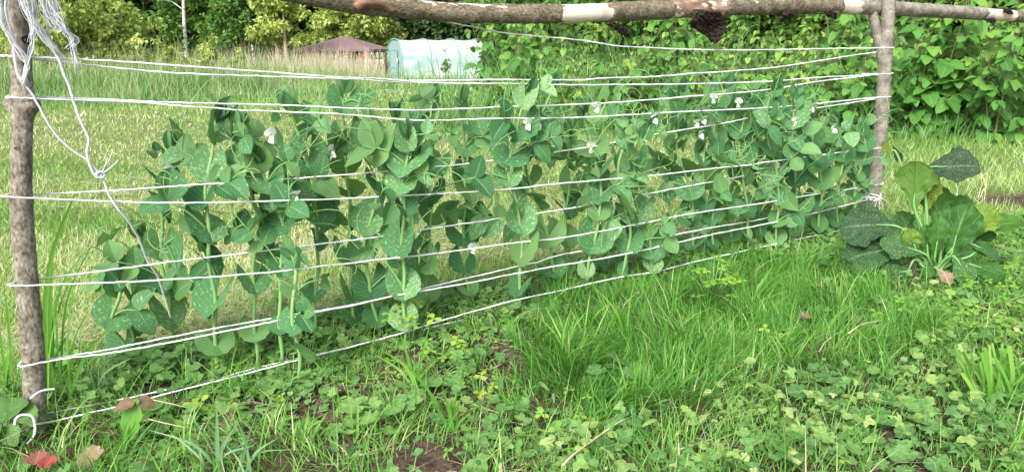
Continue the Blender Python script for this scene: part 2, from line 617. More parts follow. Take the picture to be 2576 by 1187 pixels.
def film():
    m, nt, out = newmat('greenhouse_film')
    co = nt.nodes.new('ShaderNodeTexCoord').outputs['Object']
    mp = nt.nodes.new('ShaderNodeMapping')
    mp.inputs['Rotation'].default_value = (0, .6, .3)
    mp.inputs['Scale'].default_value = (.5, 1, 2.2)
    nt.links.new(co, mp.inputs[0])
    f = noise(nt, mp.outputs[0], 1.0, 3, .5, .6)
    col = ramp(nt, f, [(.36, (.36, .54, .51)), (.5, (.54, .66, .64)), (.64, (.74, .78, .77))])
    p = nt.nodes.new('ShaderNodeBsdfPrincipled')
    nt.links.new(col, p.inputs['Base Color'])
    p.inputs['Roughness'].default_value = .3
    b = nt.nodes.new('ShaderNodeBump')
    b.inputs['Strength'].default_value = .25
    b.inputs['Distance'].default_value = .05
    nt.links.new(noise(nt, co, 1.3, 2, .5, 1.0), b.inputs['Height'])
    nt.links.new(b.outputs[0], p.inputs['Normal'])
    t = nt.nodes.new('ShaderNodeBsdfTranslucent')
    t.inputs[0].default_value = (.45, .66, .64, 1)
    mx = nt.nodes.new('ShaderNodeMixShader')
    mx.inputs[0].default_value = .3
    nt.links.new(p.outputs[0], mx.inputs[1])
    nt.links.new(t.outputs[0], mx.inputs[2])
    nt.links.new(mx.outputs[0], out.inputs[0])
    return m


M['film'] = film()
M['filmdoor'] = leafmat('greenhouse_end_film', [(0, (.30, .46, .42)), (1, (.42, .56, .52))], .3, .4, .4, tcol=(1, 1, 1))


def groundmat():
    m, nt, out = newmat('ground')
    co = nt.nodes.new('ShaderNodeTexCoord').outputs['Object']
    s = nd(nt, 'ShaderNodeAttribute', attribute_name='tint').outputs['Fac']
    f = noise(nt, co, 22, 6, .65)
    soil = ramp(nt, f, [(.28, (.035, .024, .017)), (.5, (.085, .060, .042)), (.75, (.17, .128, .095))])
    soil = mixc(nt, .6, soil, ramp(nt, noise(nt, co, 110, 4, .7), [(.35, (.4, .38, .36)), (.55, (1, 1, 1)), (.7, (1.5, 1.45, 1.4))]), 'MULTIPLY')
    g = noise(nt, co, 45, 5, .6)
    lawn = ramp(nt, g, [(.3, (.07, .10, .03)), (.5, (.14, .18, .065)), (.72, (.28, .28, .15))])
    g2 = noise(nt, co, .9, 3, .5)
    lawn = mixc(nt, .5, lawn, ramp(nt, g2, [(.35, (.65, .85, .55)), (.65, (1.2, 1.1, .95))]), 'MULTIPLY')
    col = mixc(nt, s, lawn, soil)
    p = nt.nodes.new('ShaderNodeBsdfPrincipled')
    nt.links.new(col, p.inputs['Base Color'])
    p.inputs['Roughness'].default_value = .95
    p.inputs['Specular IOR Level'].default_value = .1
    b = nt.nodes.new('ShaderNodeBump')
    b.inputs['Strength'].default_value = .9
    b.inputs['Distance'].default_value = .03
    nt.links.new(f, b.inputs['Height'])
    nt.links.new(b.outputs[0], p.inputs['Normal'])
    nt.links.new(p.outputs[0], out.inputs[0])
    return m


M['ground'] = groundmat()

RNG = np.random.RandomState(7)

# ------------------------------------------------------------------ ground (one sheet out to the wooded hillside)
xs = np.concatenate([-np.geomspace(150, 3.2, 45), np.arange(-3, 4.4, .028), np.geomspace(4.6, 150, 45)])
ys = np.concatenate([np.linspace(-25, .7, 14), np.arange(.9, 6.6, .028), np.geomspace(6.7, 150, 70)])
gx, gy = np.meshgrid(xs, ys)
gz = tz(gx, gy)
nx, ny = len(xs), len(ys)
ii = (np.arange(ny - 1)[:, None] * nx + np.arange(nx - 1)[None]).ravel()
gm = MB()
gm.add(np.stack([gx, gy, gz], -1).reshape(-1, 3), np.stack([ii, ii + 1, ii + nx + 1, ii + nx], 1), tint=soilmask(gx, gy).ravel() * (1 - sstep(6, 9, gy.ravel())))
tag(gm.build('ground', M['ground']), kind='structure')


# ------------------------------------------------------------------ background trees, wood, shrubs
def tree_mesh(seed, h, cr, cbase, nclump, nleaf, lsize, lm, tm, tr=.12, nlimb=9, lean=0):
    """-> (trunk mesh, crown mesh): tapered trunk with limbs; crown of leaf clumps around the limb ends"""
    r = np.random.RandomState(seed)
    tb, cb = MB(), MB()
    top = np.array([lean, r.uniform(-.3, .3), h * .92])
    path = catmull([[0, 0, -.2], [lean * .2, r.uniform(-.1, .1), h * .35], [lean * .6, r.uniform(-.2, .2), h * .65], top], 12)
    tube(tb, path, np.linspace(tr, tr * .15, 12), 8)
    ends = [top]
    for k in range(nlimb):
        t = r.uniform(cbase / h, .9)
        p0 = path[int(t * 11)]
        a = k * 2.4 + r.uniform(-.5, .5)
        ln = cr * (1.05 - .6 * max(0, (t - .4))) * r.uniform(.6, 1.05)
        e = p0 + np.array([math.cos(a) * ln, math.sin(a) * ln, ln * r.uniform(-.05, .6)])
        mid = (p0 + e) / 2 + [0, 0, .12 * ln]
        tube(tb, catmull([p0, mid, e], 6), np.linspace(tr * .4 * (1.1 - t), .012, 6), 5)
        ends += [e, mid, p0 * .3 + e * .7]
    ends = np.array(ends)
    cc = ends[r.randint(0, len(ends), nclump)] + r.normal(0, cr * .17, (nclump, 3))
    cs = r.uniform(.12, .30, nclump) * cr
    ct = r.uniform(.1, .75, nclump)
    k = r.randint(0, nclump, nleaf)
    d = nrm(r.normal(size=(nleaf, 3))) * (r.uniform(0, 1, (nleaf, 1)) ** .45) * [1, 1, .75]
    pos = cc[k] + d * cs[k][:, None]
    yv = nrm(d * [1, 1, .4] + r.normal(0, .5, (nleaf, 3)) + [0, 0, -.35])
    zv = nrm(r.normal(0, .6, (nleaf, 3)) + [0, 0, .8])
    T = leaf_t(lambda t: .34 * math.sin(math.pi * min(1, t * .92 + .06)) ** .8 + .01, 2, 2, .25, .2)
    inst(cb, T, frames(yv, zv), pos, lsize * r.uniform(.6, 1.3, nleaf), np.clip(ct[k] + r.normal(0, .14, nleaf), 0, 1))
    return tb.mesh('trunk', tm), cb.mesh('crown', lm)


def place_tree(meshes, name, label, x, y, rz=0, s=1, group=None, cat='tree', parts=('trunk', 'crown')):
    o = thing(name, label, cat, (x, y, float(tz(x, y)) - .05), group)
    o.rotation_euler = (0, 0, rz)
    o.scale = (s,) * 3
    for n, me in zip(parts, meshes):
        c = bpy.data.objects.new(n, me)
        SC.collection.objects.link(c)
        c.parent = o
    return o


def dirx(px, y):
    return (px - CX) / FPX * y * 1.0


BT = {
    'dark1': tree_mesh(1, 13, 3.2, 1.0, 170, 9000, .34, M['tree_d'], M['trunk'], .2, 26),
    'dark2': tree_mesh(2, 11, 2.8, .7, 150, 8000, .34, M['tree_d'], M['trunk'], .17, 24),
    'mid1': tree_mesh(3, 9, 2.8, .8, 140, 8000, .3, M['tree_m'], M['trunk'], .15, 22),
    'mid2': tree_mesh(4, 7, 2.3, .5, 120, 7500, .26, M['tree_m'], M['trunk'], .12, 20),
    'yel1': tree_mesh(5, 6.5, 2.3, .9, 110, 6500, .27, M['tree_y'], M['trunkwarm'], .12, 20),
    'yel2': tree_mesh(6, 5.2, 1.1, 1.9, 70, 3800, .2, M['tree_y'], M['trunkwarm'], .13, 13),
    'hazel': tree_mesh(8, 4.4, 1.5, .25, 90, 6500, .15, M['tree_y'], M['trunk'], .06, 20),
    'thin': tree_mesh(15, 2.0, .33, .5, 30, 420, .09, M['tree_m'], M['trunk'], .018, 12),
    'sap': tree_mesh(9, 2.0, .6, .3, 26, 1300, .13, M['tree_y'], M['trunk'], .02, 9),
    'birch': tree_mesh(10, 12, 2.2, 3.5, 90, 4500, .22, M['tree_m'], M['birch'], .14, 18, .8),
}
WOODG = 'dark trees of the wood behind the garden'
rr = random.Random(3)
k = 0
for row, (yy, step) in enumerate(((53, 135), (58, 150), (64, 160))):
    px = -250 + row * 60
    while px < 2900:
        if not (row == 0 and 640 < px < 1020):
            y_ = yy + rr.uniform(-1.5, 2.5)
            key = rr.choice(['dark1', 'dark2', 'dark1', 'mid1'] if px < 1300 else ['dark2', 'mid1', 'mid1', 'dark1'])
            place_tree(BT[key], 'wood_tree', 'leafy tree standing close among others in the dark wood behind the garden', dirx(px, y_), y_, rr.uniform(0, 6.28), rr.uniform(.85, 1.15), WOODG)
        px += step * rr.uniform(.75, 1.25)

# the wood beyond: one dense far mass on the slope
wm = MB()
n = 42000
r_ = np.random.RandomState(11)
wx = r_.uniform(-75, 75, n)
wy = r_.uniform(66, 92, n)
wz = tz(wx, wy) + r_.uniform(0, 1, n) ** .9 * (7 + 5 * fbm(wx * .25, wy * .25, 3, 2))
wt = np.clip(fbm(wx * .4, wz * .4, 8, 2) * .9 + r_.normal(0, .1, n), 0, 1)
T1 = leaf_t(lambda t: .4 * math.sin(math.pi * min(1, t * .92 + .06)) + .02, 2, 2, .25, .2)
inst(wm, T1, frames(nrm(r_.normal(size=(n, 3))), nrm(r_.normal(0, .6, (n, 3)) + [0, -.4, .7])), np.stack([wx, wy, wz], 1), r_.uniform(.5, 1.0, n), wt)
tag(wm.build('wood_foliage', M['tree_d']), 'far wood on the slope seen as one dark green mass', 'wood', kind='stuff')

place_tree(BT['birch'], 'birch_tree', 'pale barked birch with a leaning bare trunk in front of the dark wood', dirx(488, 50), 50, .4, 1.0)
place_tree(BT['birch'], 'birch_tree', 'thin birch behind the gazebo and beside the yellow green trees', dirx(655, 52), 52, 2.5, .8)
for px, y_, s, rz, lb in ((735, 40, 1.0, .2, 'young tree with a bare tan trunk left of the gazebo, right one of two'), (712, 41, 1.1, 2.2, 'young tree with a pale bare trunk left of the gazebo, left one of two')):
    place_tree(BT['yel2'], 'young_tree', lb, dirx(px, y_), y_, rz, s)
place_tree(BT['yel1'], 'leafy_tree', 'yellow green broadleaf tree rising right behind the gazebo roof', dirx(945, 50), 50, 1.0, 1.0)
place_tree(BT['yel1'], 'leafy_tree', 'yellow green tree between the gazebo roof and the young bare trunks', dirx(845, 51), 51, 2.6, .85)
place_tree(BT['mid2'], 'leafy_tree', 'mid green tree close behind the right end of the polytunnel', dirx(1270, 47), 47, .6, 1.0)
place_tree(BT['dark2'], 'leafy_tree', 'dark leafy tree straight behind the polytunnel', dirx(1120, 51), 51, 2.0, 1.0)
place_tree(BT['mid2'], 'leafy_tree', 'bushy mid green tree left of the tan trunked young trees', dirx(630, 44), 44, 2.0, .9)
place_tree(BT['mid1'], 'leafy_tree', 'green tree at the far left edge beyond the tall post', dirx(20, 34), 34, 2.0, .9)
for px, y_, s, rz, lb in ((215, 23.5, 1.0, 0, 'tall bright yellow green shrub nearest the fraying twine on the left'), (300, 25, .85, 1.4, 'bright yellow green shrub right of the tallest one at the edge of the wood'), (130, 25, .95, 2.4, 'yellow green shrub half hidden behind the hanging white twine')):
    place_tree(BT['hazel'], 'shrub', lb, dirx(px, y_), y_, rz, s, cat='shrub', parts=('stem', 'crown'))
for px, y_, s, rz, lb in ((432, 24, .82, 0, 'small maple like sapling in the tall grass, left one before the dark wood'), (538, 25, .88, 2, 'small lobed leaf sapling above the tall grass, middle of the dark gap'), (488, 26, .75, 4, 'lowest yellow green sapling in the tall grass before the birch'), (610, 30, .8, 1, 'little sapling in the grass just left of the two tan trunks'), (388, 25, .7, 5, 'low yellow green sapling beside the bright shrubs')):
    place_tree(BT['sap'], 'sapling', lb, dirx(px, y_), y_, rz, s, cat='sapling', parts=('stem', 'crown'))
tag(place_tree(BT['thin'], 'sapling', 'thin sapling standing alone in front of the polytunnel film', dirx(1125, 38), 38, 0, .95, cat='sapling', parts=('stem', 'crown')))
# green thicket behind the raspberry row
for i, (px, y_, s, kk) in enumerate(((1330, 22, .7, 'mid2'), (1520, 19, .62, 'mid2'), (1700, 17, .6, 'mid1'), (1880, 16, .5, 'mid2'), (2050, 15, .55, 'mid2'), (2230, 14.5, .5, 'mid1'), (2400, 14, .55, 'mid2'), (2580, 13, .5, 'mid1'), (2760, 13, .55, 'mid2'))):
    place_tree(BT[kk], 'thicket_tree', 'small green tree in the thicket behind the raspberry row', dirx(px, y_), y_, i * 1.3, s, 'small trees of the thicket behind the raspberry row')


# ------------------------------------------------------------------ gazebo
def gazebo():
    y_ = 45.0
    x_ = dirx(880, y_)
    b = np.array([x_, y_, float(tz(x_, y_))])
    g = thing('gazebo', 'open wooden gazebo with a dark brown hipped roof behind tall dry grass', 'gazebo', b)
    R = 2.72
    ze, za = 1.98, 2.72
    rf = MB()
    a = np.arange(6) / 6 * 2 * math.pi + .22
    ring = np.stack([np.cos(a) * R, np.sin(a) * R, np.full(6, ze)], 1)
    ring2 = ring - [0, 0, .1]
    v = np.vstack([ring, ring2, [[0, 0, za]], [[0, 0, ze - .02]]])
    k = np.arange(6)
    k2 = (k + 1) % 6
    rf.add(v, np.stack([k + 6, k2 + 6, k2, k], 1), np.concatenate([np.stack([k, k2, np.full(6, 12)], 1), np.stack([k2 + 6, k + 6, np.full(6, 13)], 1)]))
    rf.build('roof', M['roof'], g, smooth=False)
    fl = MB()
    fl.box((0, 0, .06), (3.6, 3.6, .12))
    fl.build('floor', M['darkwood'], g, smooth=False)
    for i in range(6):
        c, s = math.cos(a[i]), math.sin(a[i])
        p = MB()
        p.box((c * 2.25, s * 2.25, ze / 2), (.14, .14, ze - .04))
        p.build('post', M['redpaint'], g, smooth=False)
        for sg in (-1, 1):
            br = MB()
            j = (i + sg) % 6
            dx = nrm(np.array([math.cos(a[j]) - c, math.sin(a[j]) - s, 0]))
            p0 = np.array([c * 2.25, s * 2.25, ze - .95]) + dx * .08
            p1 = np.array([c * 2.25, s * 2.25, ze - .15]) + dx * .75
            tube(br, [p0, (p0 + p1) / 2, p1], .05, 4)
            br.build('brace', M['redpaint'], g, smooth=False)
        j = (i + 1) % 6
        q0, q1 = np.array([c * 2.2, s * 2.2, ze - .14]), np.array([math.cos(a[j]) * 2.2, math.sin(a[j]) * 2.2, ze - .14])
        bm = MB()
        tube(bm, [q0, (q0 + q1) / 2, q1], .07, 4)
        bm.build('beam', M['darkwood'], g, smooth=False)
        if i in (0, 1, 2, 3):
            rl = MB()
            mid = (q0 + q1) / 2
            ang = math.atan2(q1[1] - q0[1], q1[0] - q0[0])
            rt = np.array([[math.cos(ang), -math.sin(ang), 0], [math.sin(ang), math.cos(ang), 0], [0, 0, 1]])
            rl.box((mid[0], mid[1], .55), (2.0, .05, .8), rt)
            rl.build('side_panel', M['darkwood'], g, smooth=False)
    pot = MB()
    tube(pot, [(0, 0, 0), (0, 0, .1), (0, 0, .2)], [.09, .12, .14], 10)
    hw = MB()
    for t in (0, 2.1, 4.2):
        tube(hw, [(math.cos(t) * .13, math.sin(t) * .13, .2), (0, 0, .62)], .008, 4)
    pm, hm = pot.mesh('pot', M['white']), hw.mesh('hanger', M['white'])
    fm = MB()
    rs = np.random.RandomState(5)
    inst(fm, T1, frames(nrm(rs.normal(size=(60, 3))), nrm(rs.normal(size=(60, 3)))), rs.normal(0, .08, (60, 3)) + [0, 0, .3], np.full(60, .12), rs.uniform(0, 1, 60))
    fmesh = fm.mesh('flowers', M['redflower'])
    gl = MB()
    inst(gl, T1, frames(nrm(rs.normal(size=(60, 3))), nrm(rs.normal(size=(60, 3)))), rs.normal(0, .08, (60, 3)) + [0, 0, .26], np.full(60, .12), rs.uniform(0, 1, 60))
    gmesh = gl.mesh('plant', M['tree_m'])
    for px, fl_, lb in ((927, True, 'white hanging pot with red flowers under the gazebo eave'), (944, False, 'white hanging pot with green leaves beside the red flowered one'), (958, False, 'white hanging pot next to the gazebo brace'), (969, False, 'white hanging pot right at the corner post of the gazebo')):
        yy = y_ - 2.0
        o = thing('hanging_pot', lb, 'flower pot', (dirx(px, yy), yy, .98 - .62 - .02 - .3), 'white pots hanging in the gazebo')
        o.location.z = b[2] + ze - .14 - .62
        for nm, me in (('pot', pm), ('hanger', hm), ('flowers', fmesh) if fl_ else ('plant', gmesh)):
            c = bpy.data.objects.new(nm, me)
            SC.collection.objects.link(c)
            c.parent = o


gazebo()


# ------------------------------------------------------------------ polytunnel
def polytunnel():
    y_ = 42.5
    x0 = dirx(1001, y_)
    b = np.array([x0, y_, float(tz(x0, y_)) - .02])
    g = thing('polytunnel', 'pale blue green plastic film polytunnel greenhouse with a door in its left end', 'greenhouse', b)
    ang = math.radians(27)
    ax = np.array([math.cos(ang), math.sin(ang), 0])
    sd = np.array([-math.sin(ang), math.cos(ang), 0])
    Lg, hw, ht = 4.9, 1.3, 2.42

    def prof(n=25):
        t = np.linspace(0, 1, n)
        a = math.pi * (1 - t)
        x = np.sign(np.cos(a)) * np.abs(np.cos(a)) ** .55 * hw
        z = np.abs(np.sin(a)) ** .75 * ht
        return x, z
    px_, pz_ = prof()
    n = len(px_)
    m = 31
    V, U = [], []
    rs = np.random.RandomState(2)
    for j in range(m):
        s = j / (m - 1)
        sag = -.02 * (1 - abs(math.cos(s * math.pi * 3)))
        for i in range(n):
            wr = .014 * math.sin(9 * s * Lg + 4 * i * (s - .5)) * math.sin(2 * math.pi * i / (n - 1)) ** 2
            k = 1 + sag * math.sin(math.pi * i / (n - 1)) + wr
            V.append(ax * s * Lg + sd * (px_[i] * k) + np.array([0, 0, pz_[i] * k]))
            U.append((s, i / (n - 1)))
    V = np.array(V)
    ii = (np.arange(m - 1)[:, None] * n + np.arange(n - 1)[None]).ravel()
    c = MB()
    c.add(V, np.stack([ii, ii + 1, ii + n + 1, ii + n], 1), uv=U)
    o = c.build('cover', M['film'], g)
    md = o.modifiers.new('thickness', 'SOLIDIFY')
    md.thickness = .012
    for s in (0.0, 1 / 3, 2 / 3, 1.0):
        h = MB()
        P = [ax * s * Lg + sd * px_[i] * 1.02 + np.array([0, 0, pz_[i] * 1.02]) for i in range(n)]
        tube(h, P, .034, 6)
        h.build('hoop', M['tubeframe'], g)
    for s, nm in ((.004, 'front_wall'), (.996, 'rear_wall')):
        e = MB()
        c0 = ax * s * Lg
        P = [c0 + sd * px_[i] * .985 + np.array([0, 0, pz_[i] * .985]) for i in range(n)]
        ev = np.array(P + [c0 + [0, 0, 1.0]])
        e.add(ev, None, [(i, i + 1, n) for i in range(n - 1)] + [(n - 1, 0, n)], tint=.4)
        e.build(nm, M['filmdoor'], g, smooth=False)
    rt = np.stack([ax, sd, [0, 0, 1.]], 1)
    d = MB()
    d.box(-ax * .03 + [0, 0, .95], (.03, .95, 1.85), rt, tint=.9)
    d = d.build('door', M['filmdoor'], g, smooth=False)
    f = MB()
    for s in (-1, 1):
        f.box(-ax * .05 + sd * s * .5 + [0, 0, .95], (.05, .05, 1.9), rt)
    for z in (.05, .95, 1.87):
        f.box(-ax * .052 + [0, 0, z], (.04, .95, .05), rt)
    f.build('door_frame', M['tubeframe'], d, smooth=False)
    hk = MB()
    hk.box(-ax * .08 - sd * .62 + [0, 0, 1.35], (.03, .12, .2), rt)
    hk.build('notice_plate', M['white'], g, smooth=False)


polytunnel()

# crumpled white sheet by the young trees
sh = MB()
r_ = np.random.RandomState(6)
g_ = 12
SX, SY = np.meshgrid(np.linspace(-.55, .55, g_), np.linspace(-.4, .4, g_))
SZ = .55 + .25 * fbm(SX * 4 + 3, SY * 4 + 9, 4, 3) - .5 * (SX ** 2 + SY ** 2)
ii = (np.arange(g_ - 1)[:, None] * g_ + np.arange(g_ - 1)[None]).ravel()
yy = 37.0
xx = dirx(735, yy)
org = np.array([xx, yy, float(tz(xx, yy))])
top = np.stack([SX, SY, SZ], -1).reshape(-1, 3)
sh.add(top + org, np.stack([ii, ii + 1, ii + g_ + 1, ii + g_], 1))
bd = list(range(g_)) + [g_ * k + g_ - 1 for k in range(1, g_)] + [g_ * g_ - 1 - k for k in range(1, g_)] + [g_ * (g_ - 1 - k) for k in range(1, g_ - 1)]
lo = top[bd] * [1.1, 1.1, 0]
nb = len(bd)
kk = np.arange(nb)
sh.add(np.vstack([top[bd], lo]) + org, np.stack([kk, (kk + 1) % nb, nb + (kk + 1) % nb, nb + kk], 1))
tag(sh.build('tarpaulin', M['white'], None, org, smooth=False), 'crumpled white sheet lying in the dry grass below the young tan trunks', 'sheet')


# ------------------------------------------------------------------ raspberry row
def rasp_meshes(seed, ncane, hmax, lsize, tone):
    r = np.random.RandomState(seed)
    sb, lb = MB(), MB()
    T = leaf_t(lambda t: (.36 * math.sin(math.pi * min(1, t ** .75 * .95 + .04)) ** .85 + .008) * (1 + .10 * math.cos(t * 34)), 4, 9, .22, .34, .035)
    for c in range(ncane):
        a = r.uniform(0, 6.28)
        b = np.array([r.normal(0, .16), r.normal(0, .13), 0])
        hh = hmax * r.uniform(.55, 1.05)
        tp = b + [math.cos(a) * hh * r.uniform(.05, .28), math.sin(a) * hh * r.uniform(.05, .28), hh]
        path = catmull([b - [0, 0, .03], b * .6 + tp * .4 + [0, 0, .08], tp], 14)
        tube(sb, path, np.linspace(.008, .003, 14), 5)
        nn = int(hh / .085)
        yv, zv, ps, sz, tt = [], [], [], [], []
        for k in range(1, nn + 1):
            t = .1 + .9 * k / nn
            p = path[min(13, int(t * 13))] + r.normal(0, .008, 3)
            az = k * 2.4 + r.uniform(-.4, .4) + a
            pl = lsize * r.uniform(.35, .8) * (1.1 - .5 * t)
            d = np.array([math.cos(az), math.sin(az), r.uniform(.1, .6)])
            e = p + nrm(d) * pl
            tube(sb, [p, (p + e) / 2 + [0, 0, .01], e], .0022, 4)
            for q, da in ((0, 0), (1, 1.15), (2, -1.15)):
                dd = np.array([math.cos(az + da + r.normal(0, .2)), math.sin(az + da + r.normal(0, .2)), r.uniform(-.9, .15)])
                yv.append(dd)
                zv.append(np.array([math.cos(az) * .45, math.sin(az) * .45, 1.0]) + r.normal(0, .36, 3))
                ps.append(e)
                sz.append(lsize * (1.0 if q == 0 else .78) * r.uniform(.55, 1.2) * (1.12 - .5 * t ** 3))
                tt.append(np.clip(tone + .42 * t ** 4 + r.normal(0, .16), 0, 1))
        inst(lb, T, frames(np.array(yv), np.array(zv)), np.array(ps), np.array(sz), np.array(tt))
    return sb.mesh('canes', M['cane']), lb.mesh('foliage', M['rasp'])


RB = [rasp_meshes(31, 7, 1.2, .15, .5), rasp_meshes(32, 8, 1.5, .18, .36), rasp_meshes(33, 7, 1.0, .13, .68), rasp_meshes(34, 8, 1.7, .24, .34)]
rg = 'raspberry bushes in the row behind the trellis'
rr = random.Random(12)
row = []
for i in range(15):      # front rank along the lawn edge
    t = i / 14
    px = 1290 + t * 1475 + rr.uniform(-28, 28)
    by = 320 - 14 * t + (50 * t if t > .55 else 30 * t)
    row.append((px, by + rr.uniform(-12, 9), (2, 0, 2, 1, 0)[i % 5] if px < 2200 else (1, 3, 1)[i % 3], 0))
for i in range(13):      # ranks behind
    t = i / 12
    row.append((1290 + t * 1480 + rr.uniform(-40, 40), 283 + 46 * t + rr.uniform(-6, 6), (1, 0, 2, 3)[i % 4], 1))
for i in range(12):
    t = i / 11
    row.append((1330 + t * 1480 + rr.uniform(-40, 40), 258 + 40 * t, (3, 1, 0)[i % 3], 2))
for i, (px, py, kk, rank) in enumerate(row):
    g = ground(px, py)
    gy_ = g[1]
    s = rr.uniform(.8, 1.12)
    if rank == 0 and px < 1420:
        s *= .72
    lab = ('raspberry bush with broad pale green leaves in the front rank along the lawn', 'raspberry bush in the middle rank behind the trellis', 'tall raspberry bush at the back of the row')[rank]
    place_tree(RB[kk], 'raspberry_bush', lab, g[0], gy_, rr.uniform(0, 6.28), s, (rg, 'raspberry bushes of the middle rank', 'tall raspberry bushes at the back')[rank], 'bush', ('canes', 'foliage'))


# ------------------------------------------------------------------ grass
def hedge_y(x):
    p0, p1 = ground(1262, 322), ground(2700, 345)
    t = (x - p0[0]) / (p1[0] - p0[0])
    return p0[1] + t * (p1[1] - p0[1])


def lawn():
    N = 270000
    u = RNG.uniform(0, 1, N)
    y = 1 / (1 / 1.6 + u * (1 / 30 - 1 / 1.6))          # roughly even on screen
    x = RNG.uniform(-.74, .74, N) * y
    s = soilmask(x, y) * (1 - sstep(6, 9, y))
    keep = RNG.uniform(0, 1, N) > s * 1.15
    keep &= ~((x > ground(1262, 322)[0]) & (y > hedge_y(x) + .3))
    x, y = x[keep], y[keep]
    n = len(x)
    patch = fbm(x * 1.6, y * 1.6, 51, 3)
    px, py, dep = project(x, y, 0)
    lush = sstep(2150, 2300, px) * sstep(560, 480, py)      # taller unmown grass right of the far post
    lush = np.maximum(lush, .75 * sstep(9, 14, y))
    h = (.028 + .035 * RNG.uniform(0, 1, n)) * (1 + 1.3 * lush) * (.8 + .6 * patch)
    w = np.maximum(.0028, .0009 * y) * RNG.uniform(.7, 1.3, n)
    band = fbm(x * .25, y * .9, 53, 3)
    tint = np.clip(.53 + .55 * (.5 - patch) + .75 * (band - .5) + RNG.normal(0, .25, n) - .2 * lush, 0, 1)
    mb = MB()
    base = np.stack([x, y, tz(x, y) - .004], 1)
    blades(mb, base, h, w, RNG.uniform(0, 6.28, n), RNG.uniform(.1, .7, n), RNG.uniform(0, .6, n), tint, 2, seed=1)
    tag(mb.build('lawn_grass', M['lawn']), 'pale mown grass of the lawn behind the trellis', 'grass', kind='stuff')
    # mown straw lying about
    N = 52000
    u = RNG.uniform(0, 1, N)
    y = 1 / (1 / 1.8 + u * (1 / 18 - 1 / 1.8))
    x = RNG.uniform(-.74, .74, N) * y
    keep = (soilmask(x, y) < .5) & (fbm(x * .5, y * 1.8, 61, 3) > .45) & ~((x > ground(1262, 322)[0]) & (y > hedge_y(x) - .1))
    x, y = x[keep], y[keep]
    n = len(x)
    mb = MB()
    blades(mb, np.stack([x, y, tz(x, y) + RNG.uniform(.005, .035, n)], 1), RNG.uniform(.04, .13, n), np.maximum(.0025, .0008 * y), RNG.uniform(0, 6.28, n), RNG.uniform(.9, 1.3, n), RNG.uniform(0, .2, n), RNG.uniform(.3, 1, n), 2, seed=2)
    v = mb.v[0].reshape(-1, 3, 2, 3)
    z0 = v[:, :1, :, 2:3]
    v[:, :, :, 2:3] = z0 + (v[:, :, :, 2:3] - z0) * .12
    tag(mb.build('mown_straw', M['straw']), 'dry straw left lying on the mown lawn', 'straw', kind='stuff')


lawn()


def meadow():
    # tall uncut grass between the lawn and the wood
    N = 90000
    u = RNG.uniform(0, 1, N)
    y = 1 / (1 / 11.5 + u * (1 / 44 - 1 / 12.5))
    x = RNG.uniform(-.78, .40, N) * y
    px, py, dep = project(x, y, tz(x, y))
    y_edge = 14.2 + 8.5 * sstep(300, 1000, px) + 4 * sstep(1000, 1150, px) + 1.5 * (fbm(x * .8, y * .4, 71, 3) - .5)
    keep = (y > y_edge - 1.5 * RNG.uniform(0, 1, N) ** 2) & ~((px > 985) & (y > 41)) & (px < 1300) & ~((px > 760) & (px < 1000) & (y > 42.5))
    x, y, px, ye = x[keep], y[keep], px[keep], y_edge[keep]
    n = len(x)
    inner = sstep(-.6, 3.5, y - ye)
    pt = fbm(x * .45, y * .3, 81, 4)
    h = (.25 + .75 * RNG.uniform(0, 1, n) ** 1.3) * (.3 + .85 * inner) * (.65 + .7 * pt) * (1 - .4 * sstep(650, 1000, px)) * (1 + .35 * sstep(18, 26, y))
    tint = np.clip(.33 + 1.2 * (fbm(x * .9, y * .5, 83, 3) - .5) + .2 * sstep(15, 24, y) + RNG.normal(0, .2, n), 0, 1)
    mb = MB()
    blades(mb, np.stack([x, y, tz(x, y)], 1), h, np.maximum(.010, .0008 * y) * RNG.uniform(.5, 1.5, n), RNG.uniform(0, 6.28, n), RNG.uniform(.02, .45, n), RNG.uniform(.05, .9, n), tint, 3, seed=3)
    # flowering stalks with pale heads
    N = 7000
    k = RNG.randint(0, n, N)
    b = np.stack([x[k], y[k], tz(x[k], y[k])], 1) + RNG.normal(0, .1, (N, 3)) * [1, 1, 0]
    blades(mb, b, h[k] * RNG.uniform(1.1, 1.5, N), np.maximum(.006, .0005 * y[k]), RNG.uniform(0, 6.28, N), RNG.uniform(.02, .2, N), RNG.uniform(0, .25, N), RNG.uniform(.8, 1, N), 3, seed=4)
    tag(mb.build('meadow_grass', M['meadow']), 'tall green uncut grass between the lawn and the trees', 'grass', kind='stuff')
    # pale dead stalks before the gazebo
    N = 4300
    px = RNG.normal(0, 1, N) * 70 + RNG.choice([700, 800, 870, 940, 420, 560], N, p=[.16, .27, .27, .16, .06, .08])
    y = RNG.uniform(31, 41, N)
    x = (px - CX) / FPX * y
    keep = (px < 985) & (RNG.uniform(0, 1, N) > .9 * sstep(930, 985, px))
    x, y, px = x[keep], y[keep], px[keep]
    n = len(x)
    mb = MB()
    hh = RNG.uniform(.75, 1.9, n) * (.75 + .5 * fbm(px * .03, y * .2, 15, 2))
    blades(mb, np.stack([x, y, tz(x, y)], 1), hh, RNG.uniform(.016, .034, n), RNG.uniform(0, 6.28, n), RNG.uniform(0, .22, n), RNG.uniform(0, .3, n), RNG.uniform(0, 1, n), 3, seed=5)
    tag(mb.build('dry_stalks', M['drystalk']), 'pale dead grass stalks standing in front of the gazebo', 'dry grass', kind='stuff')


meadow()


